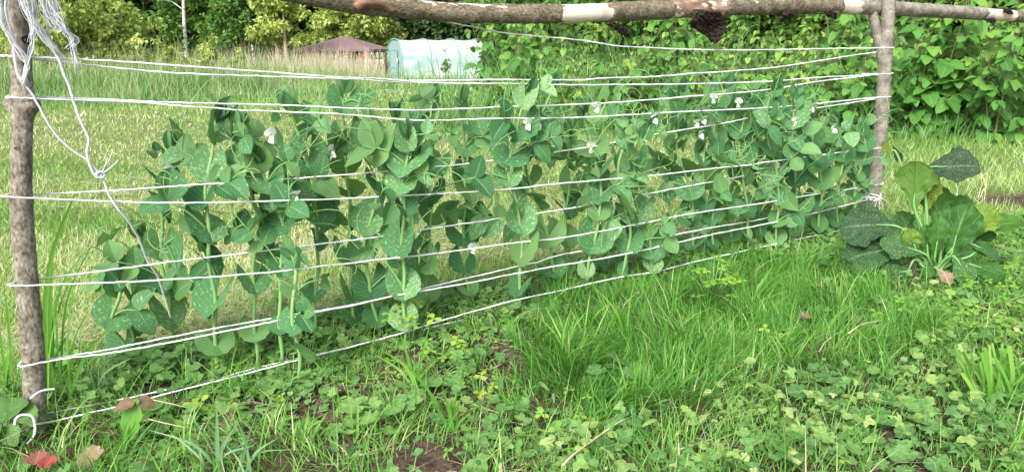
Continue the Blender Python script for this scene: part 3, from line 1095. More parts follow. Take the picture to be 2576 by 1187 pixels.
def hedge_grass():
    # long grass growing through and along the foot of the raspberry row
    N = 16000
    x = RNG.uniform(-1.5, 9, N)
    off = RNG.choice([0, 1, 2], N, p=[.6, .22, .18])
    y = hedge_y(x) + np.where(off == 0, RNG.normal(-.15, .28, N), np.where(off == 1, RNG.uniform(.2, 2.2, N), RNG.uniform(2, 5, N)))
    keep = fbm(x * 1.5, y * 1.5, 151, 3) > np.where(off == 0, .3, .48)
    x, y, off = x[keep], y[keep], off[keep]
    n = len(x)
    h = np.where(off == 0, RNG.uniform(.06, .38, n) * fbm(x * 2, y * 2, 155, 2) * 1.7, RNG.uniform(.5, 1.45, n))
    mb = MB()
    blades(mb, np.stack([x, y, tz(x, y)], 1), h, RNG.uniform(.006, .014, n), RNG.uniform(0, 6.28, n), RNG.uniform(.02, .35, n), RNG.uniform(.05, .7, n), np.clip(RNG.normal(.35, .25, n), 0, 1), 3, seed=9)
    tag(mb.build('hedge_grass', M['meadow']), 'long grass growing through the raspberry row', 'grass', kind='stuff')


hedge_grass()


def bed_grass():
    poly = [(1330, 790), (1600, 725), (1850, 660), (2060, 660), (2250, 735), (2350, 860), (2260, 960), (2020, 940), (1830, 950), (1720, 1060), (1450, 1070), (1320, 950)]
    N = 190000
    x = RNG.uniform(-1.7, 3.2, N)
    y = RNG.uniform(1.4, 4.6, N)
    px, py, dep = project(x, y, 0)
    jx, jy = px + 110 * (fbm(x * 6, y * 6, 91, 3) - .5), py + 110 * (fbm(x * 6, y * 6, 95, 3) - .5)
    m = inpoly(jx, jy, poly)
    thin = fbm(x * 4, y * 4, 97, 3)
    # thinner grass all over the rest of the bed
    keep = m & (RNG.uniform(0, 1, N) < .35 + .9 * sstep(.35, .62, fbm(x * 8, y * 8, 135, 2))) | (~m & (thin > .36) & (RNG.uniform(0, 1, N) < .40) & (soilmask(x, y) > .4))
    x, y, m, px, py = x[keep], y[keep], m[keep], px[keep], py[keep]
    n = len(x)
    cl = fbm(x * 11, y * 11, 131, 2)
    h = np.where(m, RNG.uniform(.04, .16, n), np.where(RNG.uniform(0, 1, n) < .12, RNG.uniform(.09, .2, n), RNG.uniform(.02, .09, n))) * (.55 + .95 * cl)
    w = RNG.uniform(.0022, .0052, n)
    tint = np.clip(.34 + .6 * (fbm(x * 5, y * 5, 100, 3) - .5) + RNG.normal(0, .19, n) + .17 * ~m + .5 * (RNG.uniform(0, 1, n) < .03), 0, 1)
    mb = MB()
    az = 14 * fbm(x * 4, y * 4, 133, 2) + RNG.normal(0, .9, n)
    blades(mb, np.stack([x, y, tz(x, y) - .004], 1), h, w, az, RNG.uniform(.02, .6, n), RNG.uniform(.05, 1.0, n), tint, 3, seed=6)
    tag(mb.build('bed_grass', M['bright']), 'bright fine grass growing in the bed before the trellis', 'grass', kind='stuff')
    # straw litter on the soil
    N = 9000
    x = RNG.uniform(-1.7, 3.0, N)
    y = RNG.uniform(1.45, 4.4, N)
    keep = (soilmask(x, y) > .4) & (fbm(x * 4, y * 4, 77, 3) > .36)
    x, y = x[keep], y[keep]
    n = len(x)
    mb = MB()
    blades(mb, np.stack([x, y, tz(x, y) + RNG.uniform(.004, .03, n)], 1), RNG.uniform(.015, .12, n) * RNG.uniform(.3, 1, n), RNG.uniform(.001, .0032, n), RNG.uniform(0, 6.28, n), RNG.uniform(.9, 1.3, n), RNG.uniform(-.1, .3, n), RNG.uniform(0, 1, n), 3, seed=7)
    v = mb.v[0].reshape(-1, 4, 2, 3)
    z0 = v[:, :1, :, 2:3]
    v[:, :, :, 2:3] = z0 + (v[:, :, :, 2:3] - z0) * .15
    tag(mb.build('straw_litter', M['straw']), 'dry grass stems littered over the soil of the bed', 'straw', kind='stuff')


bed_grass()

# crumbs of soil
cb = MB()
r_ = np.random.RandomState(44)
N = 8000
x = r_.uniform(-1.7, 2.6, N)
y = r_.uniform(1.45, 4.2, N)
keep = (soilmask(x, y) > .5) & (fbm(x * 4, y * 4, 45, 3) > .36)
x, y = x[keep], y[keep]
phi = (1 + 5 ** .5) / 2
ico = nrm(np.array([(-1, phi, 0), (1, phi, 0), (-1, -phi, 0), (1, -phi, 0), (0, -1, phi), (0, 1, phi), (0, -1, -phi), (0, 1, -phi), (phi, 0, -1), (phi, 0, 1), (-phi, 0, -1), (-phi, 0, 1)], float))
icf = np.array([(0, 11, 5), (0, 5, 1), (0, 1, 7), (0, 7, 10), (0, 10, 11), (1, 5, 9), (5, 11, 4), (11, 10, 2), (10, 7, 6), (7, 1, 8), (3, 9, 4), (3, 4, 2), (3, 2, 6), (3, 6, 8), (3, 8, 9), (4, 9, 5), (2, 4, 11), (6, 2, 10), (8, 6, 7), (9, 8, 1)])
for a, b in zip(x, y):
    s = .0025 + .017 * r_.uniform() ** 5
    cb.add(ico * s * r_.uniform(.6, 1.25, (12, 1)) * [1.2, 1, .7] + [a, b, float(tz(a, b)) + s * .3], None, icf, tint=1.0)
tag(cb.build('soil_clods', M['ground']), 'loose brown crumbs of soil on the bed', 'soil', kind='stuff')


# ------------------------------------------------------------------ low weeds
def round_leaf(lobes=7, depth=.13, nr=3, na=36, cup=.18, seed=0):
    """round scalloped leaf, stalk joint at the origin, blade reaching along +Y"""
    V, U, Q = [(0, 0, 0)], [(.5, .0)], []
    rs = random.Random(seed)
    a0 = math.radians(-62)
    span = math.pi - 2 * a0
    for j in range(1, nr + 1):
        for i in range(na + 1):
            f = i / na
            a = a0 + span * f
            rad = (.30 + .22 * (math.sin(f * math.pi)) ** .5 + .46 * max(0, math.sin(a)) ** 1.4 * .55) * (1 - depth + depth * abs(math.cos(f * math.pi * lobes)) ** .8) * (1 + .05 * math.cos(f * 2 * math.pi * lobes * 3) * (j / nr))
            q = j / nr
            V.append((math.cos(a) * rad * q, math.sin(a) * rad * q + .02, cup * q * q * rad + .03 * math.cos(f * 2 * math.pi * lobes) * q * q))
            U.append((.5 + math.cos(a) * .5 * q, .5 + math.sin(a) * .5 * q))
    for j in range(nr):
        for i in range(na):
            if j == 0:
                Q.append((0, 0, 1 + i, 2 + i))
            else:
                p = 1 + (j - 1) * (na + 1) + i
                Q.append((p, p + na + 1, p + na + 2, p + 1))
    V = np.array(V)
    # the innermost ring: duplicate the centre so every face stays a true quad
    V2, U2, Q2 = list(V), list(U), []
    for q in Q:
        if q[0] == 0 and q[1] == 0:
            V2.append((V[q[2]] + V[q[3]]) / 2 * .02)
            U2.append((.5, .5))
            Q2.append((0, q[2], q[3], len(V2) - 1))
        else:
            Q2.append(q)
    return np.array(V2), np.array(Q2), np.array(U2)


WT = [round_leaf(5, .16, 3, 38, .2, 1), round_leaf(7, .14, 3, 40, .1, 2), round_leaf(4, .3, 3, 38, .15, 3)]
_lf = leaf_t(lambda t: .36 * min(1, t * 1.5) ** .8 * (1 - .75 * max(0, t - .7) / .3) + .01, 3, 4, .12, .1)
TREF = merge(rotz(_lf, 0), rotz(_lf, 2.09), rotz(_lf, -2.09))
PALM = merge(*[rotz(leaf_t(lambda t: (.2 * math.sin(math.pi * min(1, t ** .6 * .9 + .06)) + .006) * (1 + .18 * math.cos(t * 26)), 2, 6, .1, .25), a, s=sc) for a, sc in ((0, 1), (.75, .9), (-.75, .9), (1.6, .7), (-1.6, .7))])
TOOTH = merge(*[rotz(leaf_t(lambda t: (.36 * math.sin(math.pi * min(1, t ** .85 * .93 + .05)) ** .8 + .008) * (1 + .13 * math.cos(t * 34)), 2, 8, .15, .2), a, s=sc) for a, sc in ((0, 1), (1.5, .85), (-1.5, .85))])
LANC = leaf_t(lambda t: .13 * math.sin(math.pi * min(1, t ** .8 * .95 + .04)) ** .8 + .006, 2, 5, .2, .5)
OVAL = leaf_t(lambda t: .3 * math.sin(math.pi * min(1, t ** .8 * .95 + .04)) ** .8 + .01, 4, 5, .15, .3)


def scatter_leaves(mb, x, y, size, hgt, T, tint, r, stem=True, tilt=.45, matl=0, mats=1):
    n = len(x)
    if n == 0:
        return
    az = r.uniform(0, 6.28, n)
    z0 = tz(x, y)
    base = np.stack([x, y, z0], 1)
    top = base + np.stack([np.cos(az) * hgt * .4, np.sin(az) * hgt * .4, hgt], 1)
    yv = np.stack([np.cos(az), np.sin(az), r.uniform(-.35, .25, n)], 1)
    zv = np.stack([r.normal(0, tilt, n), r.normal(0, tilt, n) - .18, np.ones(n)], 1)
    inst(mb, T, frames(yv, zv), top, size, tint, matl)
    if stem:
        sv = np.stack([np.full(n, .0012), np.zeros(n), np.zeros(n)], 1)
        V = np.stack([base - sv, base + sv, top + sv * .7, top - sv * .7], 1)
        Q = (np.arange(n) * 4)[:, None] + np.arange(4)[None]
        mb.add(V.reshape(-1, 3), Q, None, None, np.repeat(tint, 4), mats)


def ground_weeds():
    r = np.random.RandomState(17)
    mb = MB()
    polyA = [(2260, 690), (2420, 600), (2620, 540), (2620, 1220), (1330, 1220), (1480, 1090), (1740, 1050), (1850, 945), (2060, 935), (2260, 955), (2345, 880)]
    # dense cover lower right
    N = 18000
    x = r.uniform(-.2, 3.4, N)
    y = r.uniform(1.4, 4.6, N)
    px, py, d = project(x, y, 0)
    m = inpoly(px + 120 * (fbm(x * 5, y * 5, 3, 3) - .5), py + 90 * (fbm(x * 5, y * 5, 4, 3) - .5), polyA) & (fbm(x * 5, y * 5, 6, 3) > .31)
    x, y = x[m], y[m]
    n = len(x)
    pt = fbm(x * 3, y * 3, 14, 3)
    ty = np.clip((fbm(x * 3.5, y * 3.5, 141, 2) - .22) * 12 + r.normal(0, 1.0, n), 0, 6.99).astype(int)
    TS = [WT[0], PALM, WT[1], TOOTH, OVAL, WT[2], LANC]
    for k in range(7):
        q = ty == k
        scatter_leaves(mb, x[q], y[q], (1.3 if k in (1, 6) else 1) * (.010 + .030 * r.uniform(0, 1, q.sum()) ** 1.4), r.uniform(.012, .065, q.sum()), TS[k], np.clip(.56 + 1.2 * (pt[q] - .5) + r.normal(0, .22, q.sum()), 0, 1), r, tilt=.65)
    # clover / sorrel on the far right
    polyC = [(2380, 640), (2620, 560), (2620, 900), (2420, 870), (2330, 800)]
    N = 5000
    x = r.uniform(1.0, 3.4, N)
    y = r.uniform(2.0, 4.6, N)
    px, py, d = project(x, y, 0)
    m = inpoly(px + 60 * (fbm(x * 5, y * 5, 3, 3) - .5), py, polyC) | (inpoly(px, py, polyA) & (fbm(x * 3, y * 3, 40, 3) > .56))
    x, y = x[m], y[m]
    n = len(x)
    scatter_leaves(mb, x, y, r.uniform(.012, .024, n), r.uniform(.02, .09, n), TREF, np.clip(r.normal(.45, .2, n), 0, 1), r, matl=2, mats=1)
    # open, clumpy cover over the soil and under the peas
    C = 760
    cx = r.uniform(-1.8, 2.9, C)
    cy = r.uniform(1.45, 5.2, C)
    al = r.uniform(-.1, 4.3, 330)
    of = r.normal(-.06, .17, 330)
    cx = np.concatenate([cx, A0[0] + TD[0] * al + TN[0] * of])
    cy = np.concatenate([cy, A0[1] + TD[1] * al + TN[1] * of])
    m = (soilmask(cx, cy) > .25)
    px, py, d = project(cx, cy, 0)
    m &= ~(inpoly(px, py, polyA))
    cx, cy = cx[m], cy[m]
    gpoly = [(1340, 800), (1600, 725), (1850, 670), (2060, 670), (2240, 745), (2340, 860), (2240, 945), (2020, 935), (1830, 945), (1700, 1040), (1450, 1050), (1330, 950)]
    px, py, d = project(cx, cy, 0)
    m = ~inpoly(px, py, gpoly) | (r.uniform(0, 1, len(cx)) < .16)
    cx, cy = cx[m], cy[m]
    for a, b in zip(cx, cy):
        dl = (a - A0[0]) * TN[0] + (b - A0[1]) * TN[1]
        if math.hypot(a - A0[0] - TN[0] * .1, b - A0[1] - TN[1] * .1) < .2:
            continue
        lowh = .4 if -.08 < dl < .45 and a < .8 else 1.0
        n = r.randint(6, 22)
        k = r.randint(0, 8)
        sp_ = r.uniform(.03, .11)
        x = a + r.normal(0, sp_, n)
        y = b + r.normal(0, sp_, n)
        tn = np.clip(r.normal(r.uniform(.2, .65), .12, n), 0, 1)
        sc = r.uniform(.7, 1.2)
        if k < 3:
            scatter_leaves(mb, x, y, sc * r.uniform(.018, .043, n), lowh * r.uniform(.01, .07, n), WT[k], tn, r)
        elif k == 3:
            scatter_leaves(mb, x, y, sc * r.uniform(.013, .024, n), lowh * r.uniform(.01, .07, n), TREF, tn, r, matl=2)
        else:
            scatter_leaves(mb, x, y, sc * r.uniform(.018, .045, n), lowh * r.uniform(.01, .07, n), (OVAL, PALM, TOOTH, LANC)[k - 4], tn, r)
    tag(mb.build('ground_weeds', [M['weed'], M['peastem'], M['clover']]), 'low leafy weeds covering the soil of the bed', 'weeds', kind='stuff')


ground_weeds()


def weed_clump(px, py, n, spread, size, T, label, name, cat, tone, mat, seed, hmax=.09, group=None):
    r = np.random.RandomState(seed)
    g = ground(px, py)
    g[2] = float(tz(g[0], g[1]))
    o = thing(name, label, cat, g, group)
    mb = MB()
    sb = MB()
    rad = np.sqrt(r.uniform(0, 1, n)) * spread
    a = r.uniform(0, 6.28, n)
    hh = hmax * (1.05 - .6 * rad / spread) * r.uniform(.6, 1.1, n)
    base = g + np.stack([np.cos(a) * rad * .25, np.sin(a) * rad * .25, np.zeros(n)], 1)
    top = g + np.stack([np.cos(a) * rad, np.sin(a) * rad, hh], 1)
    for p, q in zip(base, top):
        tube(sb, [p, (p + q) / 2 + [0, 0, .012], q], .0013, 4, tint=.5)
    yv = np.stack([np.cos(a), np.sin(a), r.uniform(-.4, .1, n)], 1)
    zv = np.stack([np.cos(a) * .35 + r.normal(0, .25, n), np.sin(a) * .35 + r.normal(0, .25, n) - .25, np.ones(n)], 1)
    inst(mb, T, frames(yv, zv), top, size * r.uniform(.7, 1.2, n), np.clip(tone + r.normal(0, .13, n), 0, 1))
    mb.build('leaves', mat, o, g)
    sb.build('stalks', M['peastem'], o, g)
    return o


CL = [
    (395, 935, 20, .11, .055, 'bushy round leaved weed just right of the left post base', .25, .13),
    (480, 960, 16, .10, .055, 'scalloped grey green weed under the lowest string near the first tall pea stem', .3, .12),
    (440, 1060, 9, .08, .05, 'flat round leaved weed on bare soil below the lowest string', .35, .06),
    (975, 1050, 16, .09, .052, 'pale round leaved weed alone on the soil in the lower middle', .55, .10),
    (930, 1085, 8, .07, .04, 'small scalloped weed left of the pale round leaved one', .45, .06),
    (1100, 960, 12, .09, .045, 'toothed weed on dark soil beneath the yellow green sorrel', .4, .08),
    (1210, 935, 14, .08, .042, 'curly leaved weed in the gap at the centre of the bed', .3, .09),
    (1540, 970, 10, .09, .06, 'blue green crinkled weed in the middle of the bright grass', .15, .10),
    (1590, 1130, 8, .08, .05, 'round blue green leaves at the bottom below the long straw', .2, .05),
    (880, 885, 10, .07, .04, 'small weed directly under the pea stems left of centre', .5, .07),
    (1680, 1190, 9, .08, .045, 'flat weed on the bottom edge right of the long straw', .5, .05),
    (2130, 1010, 16, .14, .06, 'grey green broad leaved weed at the near edge of the bright grass', .2, .06),
    (2260, 1080, 18, .15, .058, 'wide flat weed patch left of the cut grass clump', .35, .06),
    (2080, 1130, 14, .12, .055, 'weed with round leaves in the lower right ground cover', .6, .06),
    (2205, 655, 16, .13, .06, 'dark leafy weed between the last pea plant and the mustard', .1, .14),
    (2120, 690, 14, .12, .055, 'dark weed at the foot of the last peas before the mustard', .15, .12),
    (2265, 590, 14, .12, .06, 'weed behind the mustard stalks at the foot of the far post', .35, .14),
    (2480, 660, 14, .14, .06, 'green weed under the yellow mustard leaf', .3, .12),
    (2340, 1170, 12, .12, .055, 'weed below the cut grass clump on the bottom edge', .5, .06),
]
for i, (px, py, n, spd, sz, lb, tone, hm) in enumerate(CL):
    weed_clump(px, py, n, spd, sz, WT[i % 2], lb, 'round_leaved_weed', 'weed', tone, M['weed'], 200 + i, hm, 'round leaved weeds in the bed')
CL += []
CV = [
    (1035, 868, 22, .09, .026, 'bright yellow green sorrel clump standing tall before the middle pea stems', .85, .2),
    (1110, 905, 12, .08, .026, 'low sorrel clump to the right of the tall yellow green one', .8, .1),
    (1205, 985, 12, .07, .022, 'small sorrel plant by the curly leaved weed', .8, .07),
    (1790, 760, 34, .13, .028, 'sorrel clump at the foot of the peas where the bright grass begins', .6, .2),
    (1950, 870, 8, .07, .022, 'pale sorrel sprigs in the middle of the bright grass', .95, .09),
    (520, 1035, 7, .05, .026, 'tiny clover plant beside the dry straw on bare soil', .7, .06),
    (2220, 800, 14, .10, .025, 'clover clump on the right edge of the bright grass', .7, .1),
    (2440, 830, 22, .16, .028, 'clover patch above the cut grass clump', .6, .1),
    (2540, 720, 26, .18, .028, 'clover patch on the right edge beside the mustard', .5, .12),
]
for i, (px, py, n, spd, sz, lb, tone, hm) in enumerate(CV):
    weed_clump(px, py, n, spd, sz, TREF, lb, 'sorrel_clump', 'clover', tone, M['clover'], 300 + i, hm, 'sorrel and clover clumps')


def tuft(px, py, blades_, label, name, seed, mat, wmin=.006, wmax=.012, cut=False, group=None, toneb=.5, sprd=.025):
    """upright tuft: blades_ = list of (tip px, tip py, bend)"""
    r = np.random.RandomState(seed)
    g = ground(px, py)
    g[2] = float(tz(g[0], g[1]))
    mb = MB()
    fw = np.array([0, 1.0, 0])
    for (tx, ty, bd) in blades_:
        d = ray(tx, ty)
        t = (g[1] + r.uniform(-.05, .05)) / d[1]
        tip = CAM + d * t
        b = g + np.array([r.uniform(-sprd, sprd) + (tip[0] - g[0]) * (.45 if cut else 0), r.uniform(-sprd, sprd), 0])
        mid = b * .5 + tip * .5 + np.array([-(tip[0] - b[0]) * .25 * bd, r.uniform(-.02, .02), abs(tip[2] - b[2]) * .22 * bd])
        P = catmull([b, mid, tip], 9)
        w = r.uniform(wmin, wmax)
        T = nrm(np.gradient(P, axis=0))
        S = nrm(np.cross(T, nrm(np.array([r.uniform(-.7, .7), -1, r.uniform(0, .3)]))))
        t_ = np.linspace(0, 1, 9)
        ww = w * .5 * (np.where(t_ < .25, .6 + 1.6 * t_, 1) * (1 if cut else np.clip(1.05 - t_ ** 2.2, .04, 1)))
        N_ = np.cross(S, T)
        V = np.stack([P - S * ww[:, None] + N_ * ww[:, None] * .3, P, P + S * ww[:, None] + N_ * ww[:, None] * .3], 1).reshape(-1, 3)
        Q = [(j * 3 + i, j * 3 + i + 1, j * 3 + i + 4, j * 3 + i + 3) for j in range(8) for i in range(2)]
        U = [(i / 2, j / 8) for j in range(9) for i in range(3)]
        mb.add(V, Q, None, U, np.clip(toneb + r.normal(0, .15), 0, .95))
    o = mb.build(name, mat, None, g)
    return tag(o, label, 'grass', group)


tuft(122, 1020, [(95, 560, .1), (158, 470, .3), (205, 445, .5), (70, 690, .3), (135, 600, .1), (180, 690, .4), (150, 760, .2), (112, 640, .1), (220, 620, .7), (105, 800, .1), (170, 840, .5)], 'tall wide bladed grass growing right against the left post', 'grass_tuft', 1, M['bright'], .008, .015)
tuft(170, 1010, [(245, 590, .5), (200, 640, .2), (285, 860, .6), (140, 700, .1), (230, 770, .5), (320, 790, .4), (190, 900, .2)], 'second tall grass tuft just right of the left post', 'grass_tuft', 2, M['bright'], .006, .012, toneb=.4)
tuft(20, 1000, [(-10, 760, .2), (15, 790, .1), (40, 820, .3), (5, 690, .1), (-25, 850, .5)], 'tall grass on the left edge before the left post', 'grass_tuft', 3, M['bright'], .005, .01)
tuft(540, 1200, [(372, 1080, .5), (470, 1020, .2), (520, 1060, .1), (545, 1010, .1), (600, 1060, .3), (640, 1120, .6), (430, 1090, .5), (560, 1100, .1), (500, 1120, .2)], 'blue green grass tuft on the bottom edge near the left', 'grass_tuft', 4, M['blue'], .006, .011)
tuft(620, 1210, [(590, 1040, .1), (650, 1030, .2), (700, 1100, .5), (740, 1130, .7), (560, 1110, .4), (610, 1090, .1)], 'second blue green grass tuft on the bottom edge', 'grass_tuft', 5, M['blue'], .005, .010)
tuft(1048, 990, [(1085, 800, .1), (1005, 835, .2), (940, 890, .3), (1100, 905, .3), (960, 880, .5), (1030, 900, .1)], 'wide bladed grass tuft standing up in the lower middle', 'grass_tuft', 6, M['bright'], .008, .014)
tuft(1130, 1105, [(1112, 970, .1), (1150, 960, .1), (1165, 985, .2), (1080, 1010, .4), (1140, 1000, .1), (1000, 890, .3), (1180, 1040, .5)], 'upright grass tuft on bare soil right of the pale round leaved weed', 'grass_tuft', 7, M['bright'], .006, .011)
tuft(235, 1010, [(265, 830, .1), (290, 850, .2), (210, 850, .1), (330, 900, .5), (250, 900, .1)], 'thin grass tuft between the left post and the bushy weed', 'grass_tuft', 8, M['blue'], .004, .008)
tuft(880, 1100, [(840, 1000, .2), (800, 900, .4), (870, 960, .1), (900, 1000, .2), (850, 1060, .4)], 'thin leaning grass tuft in the lower middle left', 'grass_tuft', 9, M['bright'], .004, .008)
rr = random.Random(8)
tuft(2530, 1020, [(2392 + 240 * k / 47 + rr.uniform(-8, 8), rr.uniform(862, 945), rr.uniform(.02, .22)) for k in range(48)], 'clump of broad yellow green grass blades cut off at the tips', 'grass_clump', 10, M['bright'], .006, .0115, True, toneb=.55, sprd=.04)
rr = random.Random(5)
for i, (px, py, n, hh) in enumerate(((1420, 905, 9, 150), (1480, 870, 8, 170), (1560, 850, 8, 150), (1690, 800, 8, 140), (1880, 770, 8, 120), (2010, 760, 8, 120), (2120, 780, 7, 120), (1590, 1020, 8, 160), (1300, 1060, 6, 110), (1990, 930, 7, 110), (760, 1130, 6, 120), (330, 1130, 6, 110), (1760, 960, 8, 120), (2210, 900, 7, 90))):
    lab = ['bright grass tuft at the near left corner of the green patch', 'tall grass tuft below the third speckled pea stem', 'long bladed grass tuft under the lowest string', 'grass tuft at the foot of the peas beside the sorrel', 'grass tuft at the foot of the right hand peas', 'upright tuft at the back of the bright grass', 'grass tuft in front of the dark mustard leaves', 'tall tuft at the tip of the long dry straw', 'sparse tuft on bare soil left of the long straw', 'tuft at the near edge of the bright grass', 'thin tuft on the bottom edge left of the middle', 'thin tuft on bare soil under the brown leaved seedling', 'leaning tuft in the heart of the bright grass', 'short tuft on the right edge of the bright grass'][i]
    tuft(px, py, [(px + rr.uniform(-70, 70), py - hh * rr.uniform(.5, 1), rr.uniform(0, .5)) for _ in range(n)], lab, 'grass_tuft', 60 + i, M['bright'], .004, .008, toneb=rr.uniform(.3, .7))


# ------------------------------------------------------------------ trellis: posts and pole
def bark_tube(mb, path, rad, sides, knots, seed, amp=.05, cap=True, rough=1.0):
    rs = np.random.RandomState(seed)
    ph = rs.uniform(0, 6.28, 8)

    def f(L, a):
        o = np.ones_like(a)
        o += amp * (.6 * np.sin(2 * a + ph[0] + L * 3) + .4 * np.sin(3 * a + ph[1] - L * 5))
        o += rough * .05 * (vnoise(a * 2.2 + 10, np.full_like(a, L * 30), seed) - .5) * np.minimum(1, np.minimum(a, 6.283 - a) * 3)
        o += rough * .03 * (vnoise(np.cos(a) * 6 + 20, np.sin(a) * 6 + L * 55, seed + 3) - .5)
        for (l0, a0, wl, wa, am) in knots:
            da = np.abs((a - a0 + math.pi) % (2 * math.pi) - math.pi)
            o += am * np.exp(-((L - l0) / wl) ** 2) * np.exp(-(da / wa) ** 2)
        return o
    tube(mb, path, rad, sides, rfun=f, cap=cap)


def vpath(pix, off, n):
    return catmull([trel(a, b, off) for a, b in pix], n)


def left_post():
    pix = [(94, 1120), (88, 1000), (81, 860), (68, 720), (58, 600), (52, 500), (53, 430), (56, 340), (56, 250), (54, 150), (46, 60), (37, -40), (27, -190)]
    path = vpath(pix, 0, 150)
    L = np.concatenate([[0], np.cumsum(np.linalg.norm(np.diff(path, axis=0), axis=1))])
    zz = path[:, 2]

    def lz(py):
        return float(np.interp(trel(55, py)[2], zz, L))
    base = path[np.argmin(np.abs(zz))]
    o = thing('wooden_post', 'near grey brown wooden post with swollen knots on the left of the trellis', 'post', (base[0], base[1], 0))
    mb = MB()
    kn = [(lz(262), a, .023, .7, 1.0) for a in (1.35, -1.75)] + [(lz(274), .2, .03, 2.2, .16), (lz(250), 2.2, .012, 1.2, .12)]
    kn += [(lz(425), .1, .012, .45, .16), (lz(505), 0, .01, 9, .10), (lz(555), .15, .014, .5, .2), (lz(548), 1.5, .012, 1.2, .12), (lz(610), 0, .006, 9, .06), (lz(200), .9, .02, .6, .26), (lz(228), 0, .006, 9, .08), (lz(100), .4, .015, .6, .14), (lz(690), 1, .006, 9, .05), (lz(790), 2, .012, .6, .1), (lz(880), 0, .006, 9, .05)]
    rad = np.interp(np.linspace(0, 1, 150), [0, .3, .6, .8, 1], [.0272, .0268, .0245, .0235, .0225])
    bark_tube(mb, path, rad, 40, kn, 3, .05, rough=1.8)
    mb.build('trunk', M['post'], o, (base[0], base[1], 0))
    # oval branch scars standing slightly proud of the bark
    for py, dx, w in ((425, -4, .014), (555, 2, .015), (212, 18, .014), (100, 16, .016), (372, -14, .008)):
        c = trel(55 + (0 if py > 300 else -4) + dx, py, .0235)
        s = MB()
        n = 14
        a = np.arange(n) / n * 6.2832
        rings = []
        for q, dz in ((1.0, -.006), (.8, .002), (.55, .0035), (.35, -.001)):
            rings.append(c + np.outer(np.cos(a) * w * q, TD) + np.outer(np.sin(a) * w * .72 * q, [0, 0, 1]) + TN * dz)
        V = np.concatenate(rings)
        Q = [(j * n + i, j * n + (i + 1) % n, (j + 1) * n + (i + 1) % n, (j + 1) * n + i) for j in range(3) for i in range(n)]
        V = np.vstack([V, c - TN * .003])
        s.add(V, Q, [(3 * n + i, 3 * n + (i + 1) % n, 4 * n) for i in range(n)])
        s.build('knot', M['flap'] if py == 100 else M['post2'], o, (base[0], base[1], 0))


left_post()


def right_post():
    pix = [(2182, 600), (2190, 500), (2207, 420), (2214, 350), (2220, 270), (2226, 180), (2230, 100), (2234, 40), (2238, -40), (2240, -90)]
    path = vpath(pix, 0, 110)
    base = trel(2185, 575)
    org = (base[0], base[1], 0)
    o = thing('wooden_post', 'far forked wooden post with ringed bark carrying the pole on the right', 'post', org)
    mb = MB()
    zz = path[:, 2]
    L = np.concatenate([[0], np.cumsum(np.linalg.norm(np.diff(path, axis=0), axis=1))])

    def lz(py):
        return float(np.interp(trel(2215, py)[2], zz, L))
    kn = [(lz(p), 0, .008, 9, .05) for p in (80, 150, 200, 265, 320)] + [(lz(130), -.5, .02, .6, .15), (lz(395), -1.3, .014, .5, .16), (lz(170), 2.5, .02, .6, .1), (lz(440), 1.2, .02, .7, .08)]
    rad = np.interp(np.linspace(0, 1, 110), [0, .15, .5, 1], [.0385, .038, .036, .034])
    bark_tube(mb, path, rad, 32, kn, 8, .04, rough=1.5)
    mb.build('trunk', M['post2'], o, org)
    fk = MB()
    fp = catmull([trel(2222, 150, -.01), trel(2208, 90, -.035), trel(2197, 45, -.05), trel(2188, -5, -.055), trel(2182, -40, -.055)], 30)
    bark_tube(fk, fp, np.linspace(.028, .022, 30), 20, [], 9, .03)
    fk.build('fork_branch', M['post2'], o, org)


right_post()

POLE = [(-60, -150), (200, -110), (500, -60), (700, -25), (850, 2), (1000, 21), (1150, 33), (1290, 36), (1420, 35), (1560, 30), (1700, 24), (1850, 17), (1960, 16), (2080, 16), (2180, 18), (2300, 25), (2430, 33), (2530, 40), (2640, 48), (2760, 56)]


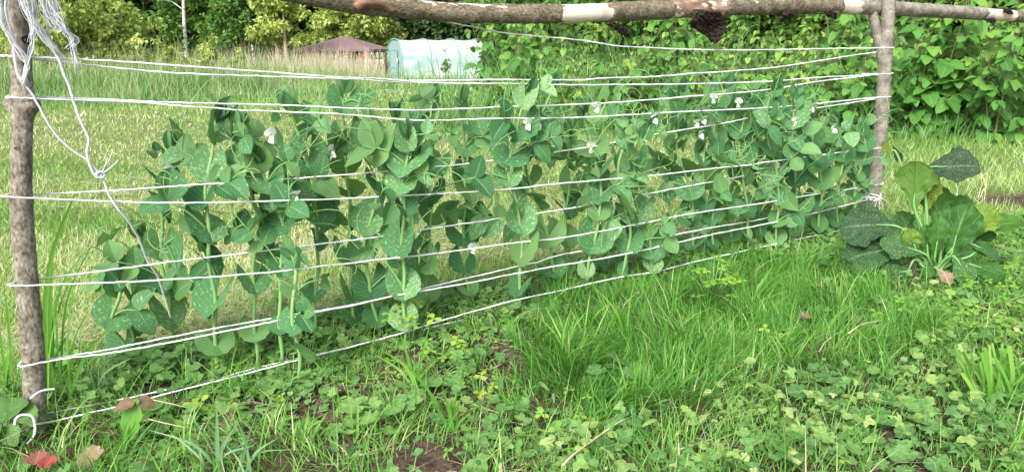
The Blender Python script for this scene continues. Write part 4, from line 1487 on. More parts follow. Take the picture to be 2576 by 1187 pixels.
def pole():
    PO = -.0   # rests in the fork
    pts = [trel(a, b, -.062 if a > 1900 else -.062 + .05 * (1900 - a) / 1900) for a, b in POLE]
    n = 420
    path = catmull(pts, n)
    pxs, _, dep = project(path[:, 0], path[:, 1], path[:, 2])
    thick = np.interp(pxs, [300, 900, 1290, 1700, 2000, 2300, 2576], [44, 50, 49, 45, 42, 35, 28])
    rad = thick * dep / FPX / 2
    mid = path[n // 2]
    o = thing('pole', 'long crooked bark covered pole with peeled patches lying across the top of the trellis', 'pole', mid)
    L = np.concatenate([[0], np.cumsum(np.linalg.norm(np.diff(path, axis=0), axis=1))])

    def lx(px):
        return float(np.interp(px, pxs, L))
    core = MB()
    bark_tube(core, path, rad * .93, 28, [], 21, .03, rough=.5)
    core.build('bare_wood', M['bare'], o, mid)

    def piece(x0, x1, seed, mat, k=1.0, name='bark', arc=None, knots=()):
        i0, i1 = np.searchsorted(pxs, x0), np.searchsorted(pxs, x1)
        P = path[max(0, i0 - 1):i1 + 1]
        m = max(14, int((L[min(i1, n - 1)] - L[max(0, i0 - 1)]) / .009))
        s = np.linspace(0, 1, m)
        s0 = np.linspace(0, 1, len(P))
        Pn = np.stack([np.interp(s, s0, P[:, j]) for j in range(3)], 1)
        Rn = np.interp(s, s0, rad[max(0, i0 - 1):i1 + 1]) * k
        b = MB()
        kn = [(lx(a) - lx(x0), an, w, wa, am) for a, an, w, wa, am in knots]
        bark_tube(b, Pn, Rn, 30, kn, seed, .04, cap=False, rough=2.2)
        # ragged ends
        V = b.v[0].reshape(m, 30, 3)
        Tn = nrm(np.gradient(Pn, axis=0))
        rs = np.random.RandomState(seed)
        for e in (0, m - 1):
            jit = (fbm(np.arange(30) * .5, np.full(30, 3.0), seed + e, 3) - .5) * .085
            V[e] += jit[:, None] * Tn[e]
            V[e] = Pn[e] + (V[e] - Pn[e]) * .94
        b.v[0] = V.reshape(-1, 3)
        return b.build(name, mat, o, mid)
    piece(-400, 1405, 1, M['polebark'], knots=[(905, 1.2, .04, .7, .35), (905, 3.8, .03, .7, .25), (640, 2, .03, .7, .2), (1180, 4, .05, .8, .06)])
    piece(1530, 1680, 2, M['polebark'], 1.03)
    piece(1680, 1818, 3, M['redwood'], .965, 'inner_bark')
    piece(1818, 1990, 4, M['polebark'], 1.02, knots=[(1830, 2, .02, 9, .05)])
    piece(1990, 2106, 5, M['polebark'], 1.0, knots=[(2000, 1, .02, 9, .06)])
    piece(2160, 2470, 6, M['post2'], 1.0, knots=[(2375, 4.5, .02, .5, .15), (2330, 1, .02, .6, .1)])
    piece(2548, 2800, 7, M['polebark'], 1.04)

    def flap(pix, nseg, name='bark_flap', offs=.02, wob=.012, seed=0):
        """hanging bark plate: pix = outline rows (left px, right px, py)"""
        rs = np.random.RandomState(seed)
        V = []
        P_ = np.array(pix, float)
        rows = len(pix) * 3 - 2
        nseg = nseg * 2
        P_ = np.stack([np.interp(np.linspace(0, len(pix) - 1, rows), np.arange(len(pix)), P_[:, k]) for k in range(4)], 1)
        wd = np.ptp(P_[:, :2])
        for jr, (xl, xr, y0, y1) in enumerate(P_):
            xl += rs.uniform(-.06, .06) * wd
            xr += rs.uniform(-.06, .06) * wd
            for i in range(nseg + 1):
                t = i / nseg
                dy = rs.uniform(-3, 3) * wd / 80 if jr == rows - 1 else 0
                p = trel(xl + (xr - xl) * t, y0 + (y1 - y0) * t + dy, offs + .022 * math.sin(t * 3.14 + jr * .3) + rs.uniform(-wob, wob) * .5)
                V.append(p)
        Q = [(j * (nseg + 1) + i, j * (nseg + 1) + i + 1, (j + 1) * (nseg + 1) + i + 1, (j + 1) * (nseg + 1) + i) for j in range(rows - 1) for i in range(nseg)]
        b = MB()
        b.add(V, Q)
        f = b.build(name, M['flap'], o, mid, smooth=False)
        md = f.modifiers.new('thickness', 'SOLIDIFY')
        md.thickness = .008
    flap([(1745, 1808, 28, 30), (1738, 1822, 44, 44), (1728, 1826, 56, 58), (1738, 1825, 68, 72), (1756, 1819, 78, 90), (1775, 1806, 92, 102), (1792, 1800, 104, 111)], 7, offs=-.005, seed=1)
    flap([(1522, 1545, 57, 58), (1532, 1556, 64, 63), (1548, 1575, 73, 70), (1560, 1586, 84, 79), (1572, 1587, 94, 89)], 3, offs=-.01, seed=2)
    flap([(1975, 1995, 30, 34), (1970, 1990, 38, 42), (1962, 1978, 46, 48), (1957, 1964, 54, 54)], 3, offs=-.02, seed=3)
    flap([(2072, 2100, 28, 32), (2082, 2102, 36, 40), (2090, 2100, 44, 48)], 3, offs=-.02, seed=4)
    flap([(2478, 2500, 48, 46), (2486, 2502, 54, 52), (2494, 2502, 60, 58)], 3, offs=-.04, seed=5)
    flap([(2520, 2540, 22, 27), (2526, 2548, 30, 34), (2540, 2556, 34, 38)], 3, offs=-.03, seed=6)
    # torn knot with reddish inner wood at the left end
    t = MB()
    c = [trel(a, b, .004) for a, b in ((896, 22), (908, 14), (935, 10), (965, 16), (990, 30))]
    bark_tube(t, catmull(c, 24), np.interp(np.linspace(0, 1, 24), [0, .3, 1], [.016, .021, .007]), 18, [], 31, .14, rough=3)
    t.build('torn_knot', M['knotwood'], o, mid)


pole()

# ------------------------------------------------------------------ strings
SR = .0023
STR = [
    ('white string running from the pole down to the fork post, topmost of all', [(600, -26), (739, 2), (864, 20), (924, 32), (1044, 48), (1124, 56), (1204, 72), (1288, 85), (1463, 102), (1543, 115), (1638, 121), (1788, 126), (1932, 126), (2082, 123), (2212, 121), (2248, 121)], 0, 1),
    ('upper white string of the highest pair on the near post', [(22, 142), (250, 152), (435, 165), (644, 180), (844, 194), (944, 198), (1024, 204), (1094, 203), (1288, 201), (1438, 202), (1528, 197), (1638, 194), (1738, 186), (1932, 172), (2057, 154), (2132, 142), (2212, 131)], 1, 0),
    ('lower white string of the highest pair on the near post', [(78, 148), (280, 170), (435, 184), (644, 192), (844, 198), (1024, 207), (1288, 212), (1538, 214), (1788, 210), (1932, 205), (2082, 194), (2172, 190), (2244, 185)], 0, 1),
    ('white string ending on the fork post at the same loop as the one above', [(2204, 187), (2147, 195), (2052, 206), (1932, 226), (1688, 247), (1513, 260), (1378, 265), (1288, 269), (1094, 276), (944, 275), (794, 268), (644, 263), (425, 258), (240, 249), (70, 243), (28, 243)], 0, 1),
    ('lower white string of the pair looped above the swollen knot', [(28, 246), (150, 251), (320, 257), (525, 272), (644, 280), (874, 289), (994, 300), (1094, 303), (1288, 298), (1488, 295), (1688, 283), (1932, 271), (2057, 261), (2180, 248), (2240, 244)], 1, 1),
    ('upper white string of the pair looped at mid height of the near post', [(2204, 249), (2062, 271), (1932, 288), (1788, 316), (1638, 340), (1513, 365), (1398, 382), (1288, 399), (1144, 415), (1069, 422), (914, 436), (719, 451), (644, 456), (475, 466), (325, 477), (78, 490)], 0, 0),
    ('lower white string of the pair looped at mid height of the near post', [(22, 495), (275, 507), (425, 510), (644, 507), (944, 496), (1144, 485), (1288, 475), (1408, 462), (1613, 444), (1788, 425), (1888, 415), (1932, 407), (2017, 397), (2162, 377), (2232, 372)], 1, 1),
    ('upper white string of the pair crossing the lower half of the peas', [(2190, 370), (2122, 385), (1997, 412), (1868, 443), (1658, 482), (1548, 505), (1438, 523), (1288, 546), (1069, 577), (984, 592), (644, 633), (450, 656), (300, 676), (92, 702)], 0, 0),
    ('lower white string of the pair crossing the lower half of the peas', [(40, 718), (265, 711), (450, 701), (644, 688), (814, 669), (994, 649), (1144, 631), (1288, 612), (1428, 596), (1608, 563), (1738, 538), (1932, 509), (2067, 486), (2215, 464)], 1, 1),
    ('upper white string of the pair looped low on the near post', [(118, 904), (275, 878), (425, 848), (644, 807), (829, 776), (944, 755), (1144, 706), (1343, 661), (1413, 641), (1608, 607), (1778, 575), (1932, 548), (2067, 512), (2175, 470)], 0, 0),
    ('lower white string of the pair looped low on the near post', [(57, 921), (150, 903), (275, 888), (425, 861), (644, 817), (769, 791), (894, 766), (994, 743), (1144, 718), (1288, 690), (1388, 671), (1538, 646), (1708, 609), (1778, 593), (1932, 562), (1982, 552), (2190, 500)], 1, 1),
    ('upper of the two lowest white strings close to the soil', [(115, 1040), (270, 1011), (415, 981), (540, 954), (644, 926), (919, 864), (1169, 803), (1288, 781), (1458, 744), (1600, 705), (1738, 672), (1908, 630), (2170, 560)], 0, 0),
    ('lower of the two lowest white strings close to the soil', [(104, 1065), (300, 1021), (415, 991), (514, 966), (644, 933), (819, 888), (1014, 837), (1094, 811), (1288, 757), (1408, 731), (1553, 698), (1653, 683), (1738, 661), (1908, 623), (2190, 562)], 1, 1),
]
for i, (lb, pix, lf, rf) in enumerate(STR):
    rs = np.random.RandomState(400 + i)
    offL = .040 if lf else -.030
    offR = .045 if rf else -.035
    pts = []
    for (a, b) in pix:
        t = (a - 60) / (2200 - 60)
        of = offL * (1 - t) + offR * t
        if i == 0:
            of = -.10 if a < 1200 else -.10 + .145 * (a - 1200) / 1000
        pts.append(trel(a, b, of))
    pts = np.array(pts)
    # take the string round the post at its looped ends
    ord_ = pts if pix[0][0] < pix[-1][0] else pts[::-1]
    fl, fr = (lf, rf)
    if i == 0:
        fl = 0
    ext = list(ord_)
    if fl:
        e = ord_[0]
        ext = [e - TN * .055 + TD * .012, e - TN * .03 - TD * .004] + ext
    if fr:
        e = ord_[-1]
        ext = ext + [e - TN * .035 + TD * .006, e - TN * .075 - TD * .012]
    P = catmull(ext, 220)
    P[6:-6] += rs.normal(0, .0005, (208, 3))
    P[:, 2] += .0022 * (vnoise(np.arange(220) * .16, np.zeros(220) + i, 7) - .5) * np.sin(np.linspace(0, math.pi, 220))
    mb = MB()
    _, _, dep = project(P[:, 0], P[:, 1], P[:, 2])
    tube(mb, P, SR * (.75 + .17 * dep), 6)
    org = ord_[0]
    tag(mb.build('string', M['string'], None, org), lb, 'string', 'white strings between the two posts')

# knotted string end round the foot of the far post
kb = MB()
c0 = trel(2192, 492)
for k in range(3):
    a = np.linspace(0, 6.28, 20)
    tube(kb, c0 + np.outer(np.cos(a) * .05, TD) + np.outer(np.sin(a) * .05, TN) + np.outer(.012 * (k - 1) + .006 * np.sin(a * 2 + k), [0, 0, 1]), .0035, 5, cap=False)
for k in range(9):
    d = nrm(np.array([RNG.normal(0, .6), -.6, RNG.uniform(-1.2, .2)]))
    s0 = c0 + TN * .045
    tube(kb, catmull([s0, s0 + d * .03 + [0, 0, -.005], s0 + d * .06 + [0, 0, -.02]], 6), .0014, 4)
tag(kb.build('string_knot', M['string'], None, c0), 'frayed white string knot tied round the foot of the far post', 'string')


# ------------------------------------------------------------------ hanging twine
def twine():
    org = trel(70, -60, .06)
    o = thing('twine_bundle', 'frayed bundle of white twine hanging over the top of the near post', 'twine', org)
    r = np.random.RandomState(9)
    fb = MB()
    # strands: start px, mid px, end px
    S = []
    for k in range(26):
        S.append([(95 + r.normal(0, 14), -70), (112 + r.normal(0, 9), 10 + r.uniform(-10, 10)), (140 + r.normal(0, 12), 55 + r.uniform(-15, 15)), (165 + r.normal(0, 9), 85 + r.uniform(-12, 10))])
    for k in range(22):
        S.append([(50 + r.normal(0, 12), -70), (62 + r.normal(0, 7), 0), (84 + r.normal(0, 6), 55), (105 + r.normal(0, 8), 95), (148 + r.normal(0, 6), 135 + r.uniform(-12, 12))])
    for k in range(12):
        S.append([(75 + r.normal(0, 10), -70), (84 + r.normal(0, 6), 0), (86 + r.normal(0, 5), 55 + r.uniform(-10, 10)), (78 + r.normal(0, 6), 95 + r.uniform(-10, 15))])
    for k in range(10):
        S.append([(-4 + r.normal(0, 6), -70), (3 + r.normal(0, 5), 40), (22 + r.normal(0, 5), 90), (55 + r.normal(0, 6), 135), (68 + r.normal(0, 4), 170), (58 + r.normal(0, 4), 205 + r.uniform(-10, 15))])
    for k in range(8):
        S.append([(40 + r.normal(0, 8), -70), (60 + r.normal(0, 5), 20), (85 + r.normal(0, 4), 75), (80 + r.normal(0, 4), 120), (66 + r.normal(0, 4), 175), (62 + r.normal(0, 5), 215)])
    for k in range(10):
        S.append([(125 + r.normal(0, 10), -70), (138 + r.normal(0, 7), 20), (165 + r.normal(0, 6), 75), (185 + r.normal(0, 5), 100), (180 + r.normal(0, 10), 130 + r.uniform(-10, 40))])
    for k in range(8):
        S.append([(118 + r.normal(0, 8), -70), (126 + r.normal(0, 5), 30), (172 + r.normal(0, 4), 90), (198 + r.normal(0, 6), 165 + r.uniform(0, 25))])
    for st in S:
        of = .05 + r.uniform(-.012, .03)
        P = catmull([trel(a, b, of) for a, b in st], 16)
        P[2:-1] += r.normal(0, .0008, (13, 3))
        tube(fb, P, r.uniform(.0006, .0016), 4, tint=r.uniform(.2, 1))
    fb.build('fibres', M['fibre'], o, org)
    flat = MB()
    for st, w0 in (([(100, 60), (112, 95), (140, 125), (168, 158)], .014), ([(126, 0), (122, 45), (122, 90), (138, 112)], .007)):
        P = catmull([trel(a, b, .052) for a, b in st], 14)
        T = nrm(np.gradient(P, axis=0))
        S_ = nrm(np.cross(T, TN))
        V, Q = [], []
        nn = 7
        for j in range(14):
            wd = w0 * math.sin(math.pi * (.12 + .83 * j / 13)) ** .7
            for i in range(nn):
                V.append(P[j] + S_[j] * wd * (i / (nn - 1) * 2 - 1) * .5 + TN * .004 * math.sin(i * 2.4 + j * .6))
        Q = [(j * nn + i, j * nn + i + 1, (j + 1) * nn + i + 1, (j + 1) * nn + i) for j in range(13) for i in range(nn - 1)]
        flat.add(V, Q, tint=.4)
    flat.build('tape', M['fibre'], o, org)
    cd = MB()
    for pix, rd, of in (([(26, -40), (14, 20), (30, 90), (36, 140), (44, 185), (60, 212), (80, 235), (98, 268), (115, 300), (136, 333), (160, 360), (188, 383), (215, 400), (235, 420), (252, 438)], .003, .05),
                        ([(36, -60), (60, 20), (92, 75), (125, 115), (148, 150), (160, 185), (172, 212), (181, 240), (188, 265), (200, 298), (212, 325), (223, 350), (219, 378), (222, 402), (233, 432), (246, 446), (257, 440)], .0035, .055),
                        ([(255, 438), (264, 462), (272, 485), (284, 507), (300, 530), (320, 552), (345, 592), (358, 622), (370, 653), (384, 676), (396, 694), (412, 740), (430, 800)], .0032, .05)):
        P = catmull([trel(a, b, of - (.12 * max(0, b - 540) / 160)) for a, b in pix], 90)
        P += np.random.RandomState(5).normal(0, .0003, P.shape)
        tube(cd, P, rd, 6)
    cd.build('cord', M['cord'], o, org)
    kn = MB()
    c = trel(252, 440, .053)
    a = np.linspace(0, 12.5, 50)
    tube(kn, c + np.outer(np.cos(a) * .010, TD) + np.outer(np.sin(a) * .008, [0, 0, 1]) + np.outer(np.sin(a * .5) * .006, TN), .0035, 6)
    for tx, ty in ((285, 378), (272, 395), (300, 402), (290, 412), (268, 400)):
        tube(kn, catmull([c, trel((252 + tx) / 2 + 3, (440 + ty) / 2, .06), trel(tx, ty, .06)], 8), np.linspace(.002, .0008, 8), 4)
    kn.build('knot', M['cord'], o, org)


twine()
# loose loop of white string at the foot of the near post
lp = MB()
pix = [(38, 960), (40, 945), (55, 935), (80, 938), (88, 960), (86, 985), (68, 1008)]
pix = [(a, b + 128) for a, b in pix]
tube(lp, catmull([trel(a, b - 20, .09) for a, b in pix], 40), .0034, 6)
pix = [(76, 1000), (95, 985), (115, 978), (138, 976)]
tube(lp, catmull([trel(a, b + 2, .048) for a, b in pix], 20), .003, 6)
tag(lp.build('string_loop', M['string'], None, trel(80, 1090, .07)), 'loose loop of white string at the foot of the near post', 'string')

# ------------------------------------------------------------------ pea plants
STIP = leaf_t(lambda t: (.68 * math.sin(math.pi * min(1, t ** .9 * .95 + .035)) ** .62 + .004) * (1 + .05 * math.cos(t * 30) * (t < .45)), 5, 10, .10, .16, .016, -.46, True, 1)
STIPS = [leaf_t(lambda t: (.68 * math.sin(math.pi * min(1, t ** .9 * .95 + .035)) ** .62 + .004) * (1 + .05 * math.cos(t * 30) * (t < .45)), 6, 10, fo, cu, .03, -.46, True, sd) for fo, cu, sd in ((.12, .16, 1), (.3, .34, 5), (-.1, .30, 6), (.22, -.12, 7))]
LFTS = [leaf_t(lambda t: .41 * math.sin(math.pi * min(1, t ** .82 * .95 + .045)) ** .72 + .004, 8, 9, fo, cu, .028, 0, False, sd) for fo, cu, sd in ((.16, .16, 2), (.42, .3, 3), (.05, .42, 4), (.3, -.14, 8), (.6, .2, 9))]
LFT = leaf_t(lambda t: .41 * math.sin(math.pi * min(1, t ** .82 * .95 + .045)) ** .72 + .004, 6, 7, .16, .16, .010, 0, False, 2)
YNG = leaf_t(lambda t: .26 * math.sin(math.pi * min(1, t ** .85 * .95 + .04)) ** .8 + .004, 4, 5, .9, -.10)


def tendril(mb, p, d, ln, r, depth=0):
    """wiry curling tendril from p along d"""
    n = 22
    P = [np.array(p)]
    v = nrm(d)
    ax = nrm(r.normal(size=3))
    cur = r.uniform(.02, .12)
    for k in range(n):
        c = cur * (1 + 5 * (k / n) ** 3)
        v = nrm(v + np.cross(ax, v) * c + r.normal(0, .02, 3))
        P.append(P[-1] + v * ln / n)
    P = np.array(P)
    tube(mb, P, np.linspace(.0017, .0008, n + 1), 4, tint=.9)
    if depth == 0:
        for q in (4, 8, 13):
            tendril(mb, P[q], nrm(v * .2 + nrm(d) * .8 + r.normal(0, .6, 3)), ln * r.uniform(.4, .7), r, 1)


def flower_mesh(mb, c, fwd, r, s=.03):
    """white pea blossom: back standard, two wings, keel, green calyx"""
    up = nrm(np.array([0, 0, 1.]) - fwd * fwd[2])
    sd = np.cross(fwd, up)
    std = leaf_t(lambda t: .58 * math.sin(math.pi * min(1, t ** .6 * .86 + .04)) ** .7, 6, 5, -.25, -.25)
    wing = leaf_t(lambda t: .36 * math.sin(math.pi * min(1, t ** .7 * .93 + .03)), 4, 4, .5, .3)
    one(mb, std, up * .9 + fwd * .25, fwd, c, s * 1.0, 1.0, 0)
    for sg in (-1, 1):
        one(mb, wing, fwd * .85 - up * .45 + sd * sg * .3, up * .3 + sd * sg, c, s * .85, .8, 0)
    keel = MB()
    tube(mb, catmull([c, c + fwd * s * .4 - up * s * .2, c + fwd * s * .55 + up * s * .02], 6), np.array([.12, .16, .17, .15, .1, .02]) * s, 6, 0, .2)
    tube(mb, [c - fwd * s * .32 + up * .1 * s, c - fwd * s * .12, c + fwd * s * .12], np.array([.06, .2, .17]) * s, 7, 1, .5)
    for a in range(5):
        q = a / 5 * 6.28
        d = fwd * .7 + up * math.cos(q) * .55 + sd * math.sin(q) * .55
        one(mb, YNG, d, up * math.cos(q) + sd * math.sin(q), c - fwd * s * .05, s * .45, .6, 1)


ALLP = []


def pea(pix, seed, label, flowers=(), lscale=1.0, dense=1.0, group='pea plants on the trellis', plain=.3, depthoff=0):
    r = np.random.RandomState(seed)
    base = ground(*pix[0])
    base[2] = float(tz(base[0], base[1]))
    pts = [base] + [onplane(a, b, base) for a, b in pix[1:]]
    if depthoff:
        pts = [pts[0]] + [p + TN * depthoff * (k + 1) / len(pts) for k, p in enumerate(pts[1:])]
    S = catmull(pts, 60)
    L = np.concatenate([[0], np.cumsum(np.linalg.norm(np.diff(S, axis=0), axis=1))])
    org = base.copy()
    o = thing('pea_plant', label, 'pea plant', org, group)
    tot = L[-1]
    step = .104 * lscale ** .5 / dense
    nn = max(3, int(tot / step))
    zig = (.004 * np.sin(L / step * math.pi))[:, None] * TD
    q_ = L / tot
    S = S + zig + (.026 * q_ * np.sin(q_ * math.pi * r.uniform(1.4, 3.2) + r.uniform(0, 6.28)))[:, None] * TD + (.03 * q_ * np.sin(q_ * math.pi * r.uniform(1, 2.5) + r.uniform(0, 6.28)))[:, None] * TN
    st = MB()
    tube(st, S, np.interp(L / tot, [0, .15, .85, 1], [.0052, .0066, .0056, .0028]), 8, tint=.35 + .3 * r.uniform())
    st.build('stem', M['peastem'], o, org)
    T = nrm(np.gradient(S, axis=0))
    side = r.choice([-1, 1])
    camd = nrm((CAM - base) * [1, 1, 0])
    face0 = r.uniform(-.5, .5)
    for k in range(nn):
        q = (k + .75) / nn
        top = sstep(.8, 1.0, q)
        if q > 1:
            q = 1
        i = min(59, int(q * 59))
        p, tg = S[i], T[i]
        side = -side
        low = 1 - sstep(0, .3, q)
        sz = lscale * (1 - .42 * top) * (1 - .35 * low) * r.uniform(.72, 1.22)
        az = face0 + r.normal(0, .6) + (math.pi if r.uniform() < .12 else 0)
        ca, sa = math.cos(az), math.sin(az)
        F = np.array([camd[0] * ca - camd[1] * sa, camd[0] * sa + camd[1] * ca, 0])
        el = r.uniform(.05, .6) * (1 - .5 * top)
        Nn = nrm(F * math.cos(el) + tg * math.sin(el))
        Y = nrm(tg - Nn * np.dot(tg, Nn))
        X = np.cross(Y, Nn)
        lm = MB()
        tint = np.clip(r.normal(.45, .22), 0, 1)
        mat = 1 if r.uniform() < plain * .6 else 0
        for sg in (1, -1):
            TT = STIPS[r.randint(0, 4)]
            TT = TT if sg == 1 else mirror(TT)
            ang = r.uniform(.15, .5) * sg
            yd = Y * math.cos(ang) + X * math.sin(ang)
            yd = nrm(yd - Nn * r.uniform(-.1, .3) + Nn * .35 * top)
            one(lm, TT, yd, Nn + X * (-sg) * r.uniform(.1, .45) * (1 + top), p + Nn * .003, .092 * sz * r.uniform(.8, 1.12), np.clip(tint + r.normal(0, .08), 0, 1), mat)
        # petiole with leaflets
        tn = MB()
        has_t = False
        if q < .97 and k > 0 and r.uniform() > .10 + .35 * low:
            d = nrm(X * side * r.uniform(.5, 1.0) + tg * r.uniform(.35, .9) + F * r.uniform(-.35, .55))
            ln = .12 * sz * r.uniform(.6, 1.6) * (1 - .4 * sstep(.7, 1, q))
            e = p + d * ln + np.array([0, 0, -.012])
            m_ = p + d * ln * .5 + np.array([0, 0, .006])
            tube(lm, catmull([p, m_, e], 8), np.linspace(.0032, .0022, 8), 6, 2, .5)
            npair = 2 if r.uniform() < .38 else 1
            sdv = nrm(np.cross(d, F + [0, 0, .5]))
            for u in range(npair):
                c = e if u == 0 else p + d * ln * .6
                for sg in (-1, 1):
                    yd = nrm(sdv * sg * r.uniform(.6, 1.0) + d * r.uniform(.2, .8) + [0, 0, r.uniform(-.35, .15)])
                    zn = nrm(F * r.uniform(.3, 1.0) + np.array([0, 0, 1]) * r.uniform(.25, 1) + r.normal(0, .22, 3))
                    if r.uniform() < .14:
                        zn = -zn
                    one(lm, LFTS[r.randint(0, 5)], yd, zn, c, .083 * sz * r.uniform(.62, 1.22), np.clip(tint + r.normal(0, .15), 0, 1), 1 if r.uniform() < plain else 0)
            if r.uniform() < .97:
                has_t = True
                tendril(tn, e, nrm(d * .8 + [0, 0, .35] + r.normal(0, .3, 3)), r.uniform(.14, .32) * sz, r)
        lo = lm.build('leaf', [M['pea'], M['peaback'], M['peastem']], o, org)
        if has_t:
            to = tn.build('tendril', M['peastem'], lo, org)
    # folded young leaves at the tip
    tp = MB()
    for k in range(5):
        d = nrm(T[-1] + r.normal(0, .25, 3) * [1, 1, .5])
        one(tp, YNG, d, nrm(camd * r.choice([-1, 1]) + r.normal(0, .5, 3)), S[-1] - T[-1] * .005 * k, lscale * r.uniform(.05, .075), r.uniform(.1, .5), 0)
    tp.build('shoot_tip', [M['pea']], o, org)
    for (fx, fy) in flowers:
        fp = onplane(fx, fy, base + TN * .035)
        zt = fp[2] - .03
        i = int(np.argmin(np.abs(S[:, 2] - zt) + .4 * np.linalg.norm(S - fp, axis=1)))
        i = min(i, 56)
        fm = MB()
        dirf = nrm(camd * r.uniform(.5, 1.1) + nrm((fp - S[i]) * [1, 1, 0]) * .7 + np.array([0, 0, r.uniform(-.55, .1)]))
        c = fp
        mid = (S[i] + c) / 2 + np.array([0, 0, .025])
        tube(fm, catmull([S[i], mid, c - dirf * .008 + [0, 0, .008], c - dirf * .004], 12), .0018, 5, 1, .3)
        flower_mesh(fm, c, dirf, r, .033)
        fm.build('flower', [M['petal'], M['calyx']], o, org)
    ALLP.append((pix[0][0], o))
    return o


EXPL = [
    ([(330, 925), (305, 850), (285, 770), (278, 700)], 'small pale leaved pea seedling nearest the left post', (), .85, .7),
    ([(345, 900), (330, 780), (340, 660), (335, 590)], 'short pea plant left of all the tall ones, beside the hanging cord', (), .9, .4),
    ([(440, 905), (432, 780), (415, 640), (402, 500), (405, 375)], 'tall pea plant with white flowers at its top, first on the left', ((428, 430), (486, 410)), 1.0, .25),
    ([(540, 953), (546, 790), (535, 650), (525, 540), (520, 440), (533, 300)], 'tallest front pea plant of the left group, thick stem and big speckled leaves', (), 1.12, .15),
    ([(645, 930), (641, 700), (638, 560), (622, 430), (618, 310)], 'pea plant right behind the thickest stem with curled dark top leaves', (), 1.0, .3),
    ([(705, 938), (708, 700), (700, 545), (690, 470), (668, 400)], 'pea plant carrying the wide open white flower on a long stalk', ((680, 345), (740, 495)), 1.0, .3),
    ([(750, 955), (745, 840), (735, 740), (730, 640)], 'low speckled pea plant in front of the lower strings', (), .9, .2),
    ([(790, 862), (795, 640), (787, 540), (771, 440), (765, 370), (742, 265)], 'pea plant with pale undersides of leaves near the upper strings', ((830, 385),), 1.05, .65),
    ([(890, 845), (882, 740), (875, 600), (880, 480), (889, 380), (880, 235)], 'pea plant topped by a dark folded shoot left of the middle', ((930, 296),), 1.05, .3),
    ([(956, 850), (935, 730), (928, 600), (946, 470), (985, 360), (1000, 290)], 'leaning pea plant with a broad pale top leaf before the lawn', ((1015, 432),), 1.0, .45),
    ([(1018, 873), (1016, 720), (1028, 540), (1012, 440), (1002, 340)], 'pea plant in the middle with two crossing leaf stalks', (), 1.0, .4),
    ([(1072, 812), (1078, 600), (1070, 470), (1087, 340), (1092, 250)], 'pea plant behind the middle with a grey green folded top', (), .95, .4),
    ([(1184, 780), (1166, 640), (1180, 520), (1186, 420), (1152, 250)], 'pea plant with a low white flower above the sorrel', ((1188, 626), (1228, 466), (1258, 320)), 1.0, .3),
    ([(1305, 795), (1305, 640), (1305, 540), (1290, 450), (1310, 345), (1335, 230)], 'straight tall pea plant with a glossy dark top right of the polytunnel', ((1326, 314), (1352, 310)), 1.1, .15),
    ([(1408, 750), (1372, 600), (1342, 480), (1336, 390), (1372, 300), (1395, 220)], 'pea plant bending left at its foot with a wide dark top leaf', (), 1.0, .35),
    ([(1470, 745), (1500, 560), (1497, 440), (1490, 285)], 'pea plant with a yellowish round leaf half way up', ((1500, 272), (1487, 372)), 1.0, .5),
    ([(1558, 735), (1585, 600), (1565, 450), (1556, 340)], 'pea plant with two pale folded leaves below the fourth string', (), 1.0, .4),
    ([(1638, 715), (1632, 600), (1605, 480), (1622, 310)], 'pea plant behind with one hanging blossom', ((1646, 300),), .95, .4),
    ([(1745, 665), (1740, 570), (1733, 475), (1713, 390), (1722, 300), (1728, 225)], 'tall pea plant with a big heart shaped pale top and three blossoms', ((1752, 310), (1762, 337), (1770, 300)), 1.15, .2),
    ([(1798, 655), (1795, 520), (1803, 400), (1806, 270), (1822, 210)], 'pea plant flowering highest of all beside the top strings', ((1796, 250), (1822, 236)), 1.0, .35),
    ([(1880, 645), (1882, 480), (1868, 340), (1880, 250)], 'pea plant in the thick right group with a speckled leaf on its left', ((1858, 262),), 1.0, .35),
    ([(1950, 640), (1955, 500), (1940, 340), (1945, 215)], 'pea plant reaching the second string in the right group', (), 1.0, .35),
    ([(2000, 628), (2005, 480), (1990, 350), (1995, 240)], 'pea plant with a blossom on a thin upright stalk in the right group', ((2000, 307), (2040, 270)), 1.0, .3),
    ([(2055, 615), (2060, 480), (2048, 360), (2055, 260)], 'dense pea plant in the right group with a pointed top leaf', ((2095, 326),), 1.0, .3),
    ([(2110, 603), (2105, 480), (2110, 380), (2112, 295)], 'pea plant second from the far post', ((2125, 318),), .95, .3),
    ([(2160, 590), (2155, 480), (2165, 390), (2172, 320)], 'pea plant touching the far post', ((2153, 346),), .95, .3),
]
for i, (pix, lb, fl, ls, pl) in enumerate(EXPL):
    pea(pix, 500 + i, lb, fl, ls, 1.0, plain=pl)
# a second rank a hand's breadth behind
BACK = [(480, 520, 470), (590, 560, 500), (840, 830, 420), (925, 905, 360), (1050, 1050, 390), (1120, 1110, 330), (1235, 1225, 350), (1255, 1195, 300), (1350, 1380, 330), (1440, 1430, 330), (1530, 1530, 225), (1600, 1590, 280), (1690, 1680, 250), (1765, 1770, 300), (1840, 1840, 330), (1915, 1910, 290), (1975, 1970, 330), (2030, 2025, 300), (2085, 2085, 330), (2140, 2140, 340)]
BL = ['behind the thickest stem', 'low between the two leftmost flowers', 'between the pale leaved plant and the folded shoot', 'under the folded dark shoot', 'behind the crossing leaf stalks', 'left of the low white flower', 'right of the low white flower', 'hidden behind the low white flower', 'just right of the straight tall plant', 'left of the yellowish round leaf', 'reaching the raspberries between two flowering plants', 'beside the pale folded leaves', 'left of the heart shaped top', 'under the highest flowers', 'at the left end of the thick right group', 'second in the thick right group', 'in the middle of the right group', 'behind the blossom on a thin stalk', 'in the right group before the last two', 'close behind the plant at the far post']
rr = random.Random(77)
